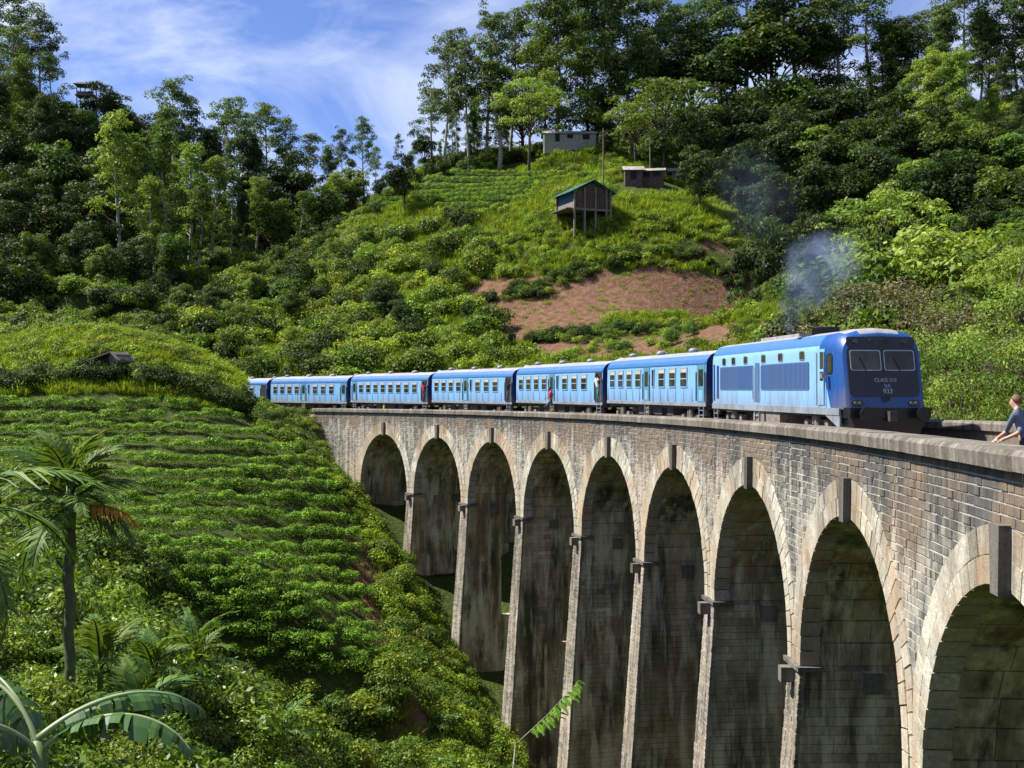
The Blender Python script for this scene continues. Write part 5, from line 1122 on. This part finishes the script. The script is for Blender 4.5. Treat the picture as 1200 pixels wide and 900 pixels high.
# pinnate twig reaching in front of the piers
x, y, z = gnd(560, 26.); tw = empty('leafy_sapling', (x, y, z)); tag(tw, 'slender sapling with one bright pinnate spray in front of the piers', 'sapling')
p1 = Vector(at3(604, 872, 26.)) - Vector((x, y, z)); p2 = Vector(at3(676, 800, 25.5)) - Vector((x, y, z))
mb = MB(); mb.tube([(0, 0, -.4), tuple(p1 * .55 + Vector((.1, 0, .1))), tuple(p1)], [.03, .022, .014], 7); mb.tube([tuple(p1), tuple((p1 + p2) / 2 + Vector((0, 0, -.05))), tuple(p2)], [.014, .009, .004], 6); mb.build('stem', M['bark_pale'], tw, True)
random.seed(3)
for k in range(11):
    f = .3 + .7 * k / 10; c = p1.lerp(p2, f) + Vector((0, 0, -.05 * math.sin(f * math.pi)))
    for sg in (-1, 1):
        me_ = frond_mesh(random.uniform(.38, .52) * (1.15 - .45 * f), 13, .12, .5, 'twig_leaf', width=.022, start=.05); me_.materials.append(M['twig_leaf']); o = link('leaflet_spray', me_, tw); o.location = c; o.rotation_euler = (random.uniform(-.3, .3), random.uniform(-.1, .3), math.atan2(p2.y - p1.y, p2.x - p1.x) + sg * random.uniform(.6, 1.1))

# ------------------------------------------------------------------ buildings
def hut(name, u, v, d, w, dp, hwall, hroof, wall, roof, label, rot=0., openings=()):
    d = ray(u, v, d - 40); x, y = at(u, d); z = h1(x, y); r = empty(name, (x, y, z), rot); tag(r, label, 'hut'); zz = 2.2 if name == 'orange_hut' else .5
    mb = MB(); mb.box(-w / 2, w / 2, -dp / 2, dp / 2, -1.5, zz + hwall); mb.build('wall', M[wall], r)
    mb = MB(); e = .35
    mb.prism([(-w / 2 - e, -dp / 2 - e, zz + hwall - .1), (-w / 2 - e, 0, zz + hwall + hroof), (-w / 2 - e, dp / 2 + e, zz + hwall - .1), (-w / 2 - e, 0, zz + hwall + hroof - .1)], [(w / 2 + e, -dp / 2 - e, zz + hwall - .1), (w / 2 + e, 0, zz + hwall + hroof), (w / 2 + e, dp / 2 + e, zz + hwall - .1), (w / 2 + e, 0, zz + hwall + hroof - .1)]); mb.build('roof', M[roof], r)
    for (nm, x0, x1, z0, z1) in openings:
        mb = MB(); mb.box(x0, x1, -dp / 2 - .02, -dp / 2 + .03, zz + z0, zz + z1); o = mb.build(nm, M['inside_shade'], r)  # near-black panel paints the unlit inside of each opening
        mb = MB(); mb.box(x0 - .06, x1 + .06, -dp / 2 - .06, -dp / 2 - .021, zz + z1, zz + z1 + .08); mb.build('lintel', M['timber'], o)
    return r
hut('long_building', 667, 172, 201, 9.0, 4.0, 1.5, .8, 'plaster', 'tin_grey', 'long low white building with tin roof on the hilltop', RAD(8), [('door', -2.6, -1.8, .0, 1.35), ('window', -.5, .5, .6, 1.25), ('window', 2.2, 3.4, .4, 1.25)])
hut('small_hut', 742, 216, 178, 2.6, 2.4, 1.5, .7, 'timber_red', 'tin_grey', 'small brown plank hut, the one nearest the stilted house', RAD(5), [('door', -.5, .4, 0, 1.3)])
hut('small_hut', 764, 215, 180, 3.6, 2.4, 1.3, .5, 'timber_red', 'tin_grey', 'low open-fronted red-brown hut between two other huts', RAD(-4), [('window', -1.4, -.2, .3, 1.1), ('window', .2, 1.4, .3, 1.1)])
hut('small_hut', 790, 216, 181, 4.2, 3.0, 1.6, .8, 'plaster', 'tin_grey', 'grey hut with pale wall at the end of the hut row', RAD(6), [('door', .3, 1.1, 0, 1.4), ('window', -1.5, -.6, .6, 1.3)])
hut('orange_hut', 948, 222, 150, 3.6, 3.0, 1.8, .5, 'orange_roof', 'tin_grey', 'small orange-walled house half hidden among dark trees', RAD(-6), [('window', -1.1, -.5, .7, 1.4)])
# ridge pavilion
d = ray(101, 118, 190); x, y = at(101, d); zz = vz(108, d); z = min(h1(x, y), zz - 1); pv = empty('ridge_pavilion', (x, y, z), RAD(10)); pv.scale = (.8, .8, .85); tag(pv, 'open pavilion with flat dark roof on the bare ridge top', 'pavilion'); zz -= z
for (a, b) in ((-2, -1.5), (2, -1.5), (-2, 1.5), (2, 1.5), (0, -1.5)): mb = MB(); mb.box(a - .1, a + .1, b - .1, b + .1, -1, zz + 3.0); mb.build('post', M['timber'], pv)
mb = MB(); mb.box(-2.4, 2.4, -1.9, 1.9, zz + .2, zz + .45); mb.build('floor', M['timber'], pv); mb = MB(); mb.box(-2.0, 2.0, -1.65, -1.6, zz + .46, zz + 1.2); mb.build('railing', M['timber'], pv)
mb = MB(); mb.prism([(-2.8, -2.3, zz + 2.9), (2.8, -2.3, zz + 2.7), (2.8, 2.3, zz + 2.7), (-2.8, 2.3, zz + 2.9)], [(-1.6, -1.2, zz + 3.5), (1.6, -1.2, zz + 3.4), (1.6, 1.2, zz + 3.4), (-1.6, 1.2, zz + 3.5)]); mb.build('roof', M['under'], pv)
# stilted timber house
d = ray(684, 262, 140); x, y = at(684, d); zg_ = h1(x, y); st_ = empty('stilt_house', (x, y, zg_), RAD(27)); tag(st_, 'tall timber house on stilts with green tin roof', 'house')
hw, dp = 2.75, 3.0; zf, ze, zr = 1.5, 4.0, 5.4
for k, xx in enumerate((-hw, -1.2, .45, 2.1, hw)):
    for yy in (-dp, dp):
        mb = MB(); mb.box(xx - .11, xx + .11, yy - .11, yy + .11, -2.5, (ze if abs(xx) == hw else zr - 1.0)); mb.build('post', M['timber'] if yy < 0 else M['timber_red'], st_)
mb = MB(); mb.box(-hw - .1, hw + .1, -dp - .05, dp + .05, zf - .12, zf); mb.build('floor', M['timber'], st_)
nb = 14
for k in range(nb):
    x0 = -hw + .14 + (2 * hw - .28) * k / nb; x1 = -hw + .14 + (2 * hw - .28) * (k + 1) / nb - .03
    xm = (x0 + x1) / 2; top = ze + (zr - ze) * (1 - abs(xm) / hw) - .25; mb = MB(); mb.box(x0, x1, -dp + .14, -dp + .19, zf + random.uniform(0, .1), top); mb.build('plank', M['timber_red'], st_)
mb = MB(); mb.box(-hw + .02, -hw + .06, -dp + .3, dp - .3, zf + .9, ze - .1); mb.build('tarpaulin', M['tarp'], st_)
mb = MB(); mb.box(-hw + .0, -hw + .05, -dp + .3, dp - .3, zf, zf + .88); mb.build('side_boards', M['timber'], st_)
mb = MB(); mb.box(hw - .06, hw - .02, -dp + .3, dp - .3, zf, ze - .1); mb.build('side_boards', M['timber_red'], st_)
mb = MB(); mb.box(-hw, hw, dp - .2, dp - .16, 0, ze); mb.build('back_wall', M['timber_red'], st_)
for sg in (-1, 1):
    e = .75; n = 18; mb = MB()
    for k in range(n):
        y0, y1 = -dp - .6 + (2 * dp + 1.2) * k / n, -dp - .6 + (2 * dp + 1.2) * (k + 1) / n; b = .03 if k % 2 else 0
        ex = hw + e; zl = ze - (zr - ze) * e / hw
        mb.hexa([(0, y0, zr + b), (sg * ex, y0, zl + b), (sg * ex, y1, zl + b), (0, y1, zr + b), (0, y0, zr + b + .05), (sg * ex, y0, zl + b + .05), (sg * ex, y1, zl + b + .05), (0, y1, zr + b + .05)])
    mb.build('roof_slope', M['tin_green'], st_)
for yy in (-dp, dp):
    mb = MB(); mb.box(-hw - .2, hw + .2, yy - .07, yy + .07, zf - .30, zf - .13); mb.build('beam', M['timber'], st_)
mb = MB(); mb.box(-hw - 1.1, -hw - .12, -dp + .2, dp - .2, zf - .1, zf); mb.build('side_ledge', M['timber'], st_)
# field shed on the mound
d = ray(124, 438, 102.5, 125.); x, y = at(124, d); z = h1(x, y); sh_ = empty('field_shed', (x, y, z), RAD(-8)); tag(sh_, 'low lean-to shed with slanting grey roof on the grassy mound', 'shed'); zt = 1.75
mb = MB(); mb.box(-.6, 1.7, -1, 1.2, -.5, zt - .35); mb.build('wall', M['inside_shade'], sh_); mb = MB(); mb.box(1.0, 1.75, -1.04, 1.2, -.5, zt - .2); mb.build('side_wall', M['timber'], sh_)  # near-black box paints the shade in the open shed front
mb = MB(); mb.hexa([(-2.3, -1.5, zt - 1.25), (1.3, -1.5, zt - .06), (1.3, 1.4, zt - .06), (-2.3, 1.4, zt - 1.25), (-2.3, -1.5, zt - 1.18), (1.3, -1.5, zt), (1.3, 1.4, zt), (-2.3, 1.4, zt - 1.18)]); mb.build('roof', M['tin_grey'], sh_)
mb = MB(); mb.hexa([(1.3, -1.5, zt - .04), (2.1, -1.5, zt - .8), (2.1, 1.4, zt - .8), (1.3, 1.4, zt - .04), (1.3, -1.5, zt + .03), (2.1, -1.5, zt - .73), (2.1, 1.4, zt - .73), (1.3, 1.4, zt + .03)]); mb.build('roof', M['timber'], sh_)
def signboard(u, v, d, w, h, label):
    x, y = at(u, d); z = h1(x, y); zt = max(vz(v, d) - z, 1.2); r = empty('signboard', (x, y, z), RAD(5)); tag(r, label, 'sign')
    mb = MB(); mb.box(-.04, .04, -.04, .04, -.6, zt); mb.build('post', M['timber'], r); mb = MB(); mb.box(-w / 2, w / 2, -.08, -.045, zt - h, zt); mb.build('board', M['white'], r)
signboard(557, 388, ray(557, 398), .85, .65, 'small blank white signboard on the slope behind the carriages'); signboard(168, 440, 103.4, .55, .65, 'small white board at the foot of the grassy mound')
def pole(u, vt, d, label):
    x, y = at(u, d); z = h1(x, y); r = empty('utility_pole', (x, y, z)); tag(r, label, 'pole'); h = vz(vt, d) - z; mb = MB(); mb.tube([(0, 0, -1), (0, 0, h)], [.13, .09], 8); mb.build('shaft', M['timber'], r)
    mb = MB(); mb.box(-.7, .7, -.05, .05, h - .6, h - .48); mb.build('crossarm', M['timber'], r)
pole(707, 150, 172, 'thin dark utility pole rising behind the stilted house'); pole(762, 160, 184, 'thin utility pole standing behind the hut row')

# ------------------------------------------------------------------ people
def person(label, J, E, rads, mats, loc, hair=None, rz=0.):
    """J: joints, E: bones, rads: joint radii, mats: bone -> material slot; one skinned continuous body"""
    names = list(J); ix = {n: i for i, n in enumerate(names)}; me = bpy.data.meshes.new('person'); me.from_pydata([J[n] for n in names], [(ix[a], ix[b]) for a, b in E], [])
    o = bpy.data.objects.new('person', me); COL.objects.link(o); sk = o.modifiers.new('skin', 'SKIN'); sk.use_smooth_shade = True
    for n in names: d_ = me.skin_vertices[0].data[ix[n]]; r_ = rads[n]; d_.radius = r_ if isinstance(r_, tuple) else (r_, r_); d_.use_root = (n == 'pelvis')
    sb = o.modifiers.new('sub', 'SUBSURF'); sb.levels = 2; sb.render_levels = 2
    dg = bpy.context.evaluated_depsgraph_get(); dg.update(); m2 = bpy.data.meshes.new_from_object(o.evaluated_get(dg)); bpy.data.objects.remove(o)
    m2.materials.clear(); slots = []
    for v in mats.values():
        if v not in slots: slots.append(v)
    for v in slots: m2.materials.append(M[v])
    segs = [(Vector(J[a]), Vector(J[b]), slots.index(mats.get((a, b), mats['*'])), ) for a, b in E]
    for pl in m2.polygons:
        c = pl.center; best = min(segs, key=lambda s_: (c - (s_[0] + (s_[1] - s_[0]) * max(0, min(1, (c - s_[0]).dot(s_[1] - s_[0]) / max(1e-6, (s_[1] - s_[0]).length_squared))))).length); pl.material_index = best[2]; pl.use_smooth = True
    m2.name = 'person'; ob = link('person', m2); ob.location = loc; ob.rotation_euler = (0, 0, rz); tag(ob, label, 'person')
    if hair:
        h = Vector(J['head']); f = Vector(hair[1]).normalized(); mb = MB(); rings = []
        for j in range(7):
            rg = []
            for k in range(16):
                a = 2 * math.pi * k / 16; dv = Vector((math.cos(a), math.sin(a), 0)); pm = math.pi * (.47 - .16 * dv.dot(f)); p = .03 + pm * j / 6
                rg.append(tuple(h + Vector((0, 0, .02)) - f * .012 + dv * (.099 * math.sin(p)) + Vector((0, 0, .118 * math.cos(p)))))
            rings.append(rg)
        mb.loft(rings[::-1]); mb.build('hair', M[hair[0]], ob, True)
    return ob
def figure(fd, pelvis, chest, head, lh, rh, lf, rf, lk=None, rk=None, le=None, re=None):
    """fd: facing direction (unit, ground plane)"""
    f = Vector(fd).normalized(); sd = Vector((f.y, -f.x, 0)); P, Cc, Hd = Vector(pelvis), Vector(chest), Vector(head); up = (Cc - P).normalized(); nk = Cc.lerp(Hd, .52)
    J = {'pelvis': P, 'waist': P.lerp(Cc, .45), 'chest': Cc, 'neck': nk, 'head': Hd, 'crown': Hd + Vector((0, 0, .07)), 'nose': Hd + f * .115 + Vector((0, 0, -.015)), 'chin': Hd + f * .06 + Vector((0, 0, -.085))}
    E_ = [('pelvis', 'waist'), ('waist', 'chest'), ('chest', 'neck'), ('neck', 'head'), ('head', 'crown'), ('head', 'nose'), ('head', 'chin')]
    R_ = {'pelvis': (.15, .11), 'waist': (.135, .10), 'chest': (.16, .11), 'neck': .052, 'head': (.082, .098), 'crown': (.07, .085), 'nose': .014, 'chin': .03}
    for nm, sg, hd, ft, kn, el in (('l', -1, lh, lf, lk, le), ('r', 1, rh, rf, rk, re)):
        sh_ = Cc + sd * (sg * .19) + up * .03; hd = Vector(hd); el = Vector(el) if el else sh_.lerp(hd, .5) + Vector((0, 0, -.08)) - f * .06
        J[nm + 'sh'] = sh_; J[nm + 'el'] = el; J[nm + 'wr'] = el.lerp(hd, .9); J[nm + 'ha'] = hd; R_.update({nm + 'sh': .062, nm + 'el': .042, nm + 'wr': .028, nm + 'ha': (.038, .022)})
        E_ += [('chest', nm + 'sh'), (nm + 'sh', nm + 'el'), (nm + 'el', nm + 'wr'), (nm + 'wr', nm + 'ha')]
        dr = (hd - el).normalized(); lat = dr.cross(Vector((0, 0, 1))); lat = lat.normalized() if lat.length > .1 else sd
        for k in range(5):
            q = 'f%d%s' % (k, nm); off = (-.034, -.017, 0, .017, .034)[k]; ln = (.045, .075, .085, .078, .06)[k]
            b0 = hd + lat * off + dr * (.0 if k == 0 else .03); J[q] = b0 + (dr + lat * (-.9 if k == 0 else off * 2) + Vector((0, 0, -.25))).normalized() * ln; R_[q] = .0085; E_.append((nm + 'ha', q))
        hp = P + sd * (sg * .10) - up * .04; ft = Vector(ft); kn = Vector(kn) if kn else hp.lerp(ft, .5) + f * .05
        J[nm + 'hp'] = hp; J[nm + 'kn'] = kn; J[nm + 'an'] = ft + Vector((0, 0, .08)); J[nm + 'to'] = ft + f * .17 + Vector((0, 0, .03)); R_.update({nm + 'hp': .09, nm + 'kn': .058, nm + 'an': .04, nm + 'to': (.045, .028)})
        E_ += [('pelvis', nm + 'hp'), (nm + 'hp', nm + 'kn'), (nm + 'kn', nm + 'an'), (nm + 'an', nm + 'to')]
    return {k: tuple(v) for k, v in J.items()}, E_, R_
def clothes(skin, shirt, legs, sleeve='short'):
    m = {'*': skin, ('pelvis', 'waist'): shirt, ('waist', 'chest'): shirt, ('chest', 'neck'): shirt}
    for n in 'lr':
        m[('chest', n + 'sh')] = shirt; m[(n + 'sh', n + 'el')] = shirt; m[('pelvis', n + 'hp')] = legs; m[(n + 'hp', n + 'kn')] = legs; m[(n + 'kn', n + 'an')] = legs; m[(n + 'an', n + 'to')] = 'under'
        m[(n + 'el', n + 'wr')] = skin if sleeve == 'short' else shirt
    return m
s_m = 3.0; bx_ = B(s_m, 1.12, 0); gz_ = -.55 + GR * s_m
J, E_, R_ = figure((-.75, .66, 0), (.02, -.02, .30), (-.07, .06, .76), (-.12, .11, 1.00), (-.44, .14, .355), (-.40, -.07, .355), (.12, .10, gz_), (.02, -.16, gz_), (-.04, .16, -.08), (-.16, -.10, -.08), (-.24, .24, .48), (-.14, -.14, .48))
person('man in slate t-shirt leaning on the parapet, watching the train', J, E_, R_, clothes('skin', 'tee', 'dark_cloth'), (bx_[0] + .16, bx_[1], GR * s_m - .03), ('hair', (-.75, .66, 0)))
def rider(car, xl, zfl, shirt, legs, label, lean=.25, sit=False):
    o = cars[car]; a = o.rotation_euler.z; mloc = Matrix.Translation(o.location) @ Matrix.Rotation(a, 4, 'Z'); y0 = -1.40
    if sit: J, E_, R_ = figure((0, -1, 0), (0, 0, .12), (0, -.10, .58), (0, -.16, .84), (-.22, -.35, .20), (.2, -.33, .18), (-.12, -.34, -.75), (.13, -.32, -.72), (-.12, -.42, -.02 - .28), (.13, -.42, -.30))
    else: J, E_, R_ = figure((.2, -1, 0), (0, 0, .92), (.02, -lean, 1.35), (.04, -lean - .05, 1.62), (-.45, -.02, 1.3), (.45, -.05, 1.35), (-.10, -.02, 0), (.14, .03, 0))
    p = mloc @ Vector((xl, y0 - .02, zfl)); person(label, J, E_, R_, clothes('skin_dark', shirt, legs), p, ('hair_black', (0, -1, 0)), a)
rider(1, 6.72, 1.13, 'white_cloth', 'teal_cloth', 'passenger in white top and teal skirt leaning from an open carriage door', .12)
rider(1, -.65, 1.13, 'red_cloth', 'dark_cloth', 'passenger in red sitting in the middle doorway with legs outside', sit=True)
rider(2, 6.72, 1.13, 'dark_cloth', 'dark_cloth', 'passenger in dark clothes standing in an open carriage door', .15)
rider(3, 6.72, 1.13, 'red_cloth', 'dark_cloth', 'passenger in red shirt standing in the doorway of the unbroken-window carriage', .12)

# ------------------------------------------------------------------ exhaust smoke
m, t, p, o = newmat('exhaust_smoke'); t.nodes.remove(p); oc = objc(t); ln = nd(t, 'ShaderNodeVectorMath', operation='LENGTH'); nzv = nd(t, 'ShaderNodeTexNoise'); nzv.inputs['Scale'].default_value = 1.3; nzv.inputs['Detail'].default_value = 4; L(t, nd(t, 'ShaderNodeNewGeometry').outputs['Position'], nzv.inputs['Vector'])
vs = nd(t, 'ShaderNodeVectorMath', operation='MULTIPLY_ADD'); L(t, nzv.outputs['Color'], vs.inputs[0]); vs.inputs[1].default_value = (1.3,) * 3; vs.inputs[2].default_value = (-.65,) * 3
va = nd(t, 'ShaderNodeVectorMath', operation='ADD'); L(t, oc, va.inputs[0]); L(t, vs.outputs[0], va.inputs[1]); L(t, va.outputs[0], ln.inputs[0])
edge = nd(t, 'ShaderNodeVectorMath', operation='LENGTH'); L(t, oc, edge.inputs[0])
fall = mth(t, 'MULTIPLY', ramp(t, ln.outputs['Value'], [(.05, 1.0), (.85, 0.0)]), ramp(t, edge.outputs['Value'], [(.6, 1.0), (.97, 0.0)])); nz = ramp(t, noise(t, 1.6, 6, nd(t, 'ShaderNodeNewGeometry').outputs['Position'], .6, .4), [(.36, 0.22), (.66, 1)])
dens = mth(t, 'MULTIPLY', mth(t, 'MULTIPLY', fall, nz), nd(t, 'ShaderNodeObjectInfo').outputs['Alpha'])
pv_ = nd(t, 'ShaderNodeVolumePrincipled'); pv_.inputs['Color'].default_value = (.33, .41, .60, 1); pv_.inputs['Anisotropy'].default_value = .2; L(t, mth(t, 'MULTIPLY', dens, 1.05), pv_.inputs['Density']); L(t, pv_.outputs[0], o.inputs['Volume']); M['smoke'] = m
mb = MB(); mb.ell((0, 0, 0), (1, 1, 1), 16, 10); sme = mb.mesh('smoke_puff', True); sme.materials.append(m)
ex = loco.matrix_world if False else (Matrix.Translation(loco.location) @ Matrix.Rotation(loco.rotation_euler.z, 4, 'Z')); e0 = ex @ Vector((2.5, -.1, 3.9))
smk = empty('exhaust_smoke', e0); tag(smk, 'bluish exhaust smoke drifting up from the locomotive roof', 'smoke', kind='stuff')
for (u, v, r_, a_) in ((926, 378, .5, 1.0), (932, 360, .8, 1.0), (944, 338, 1.2, 1.0), (958, 314, 1.6, 1.0), (980, 304, 1.3, .7), (892, 240, 2.0, .05), (872, 212, 1.8, .05)):
    dpt = float(proj(e0.x, e0.y, e0.z)[2]); q = Vector(at3(u, v, dpt)); o = link('smoke_puff', sme, smk); o.location = q - e0; o.scale = (r_ * 1.1, r_, r_ * 1.1); o.rotation_euler = (0, 0, u); o.color = (1, 1, 1, a_); o['kind'] = 'stuff'
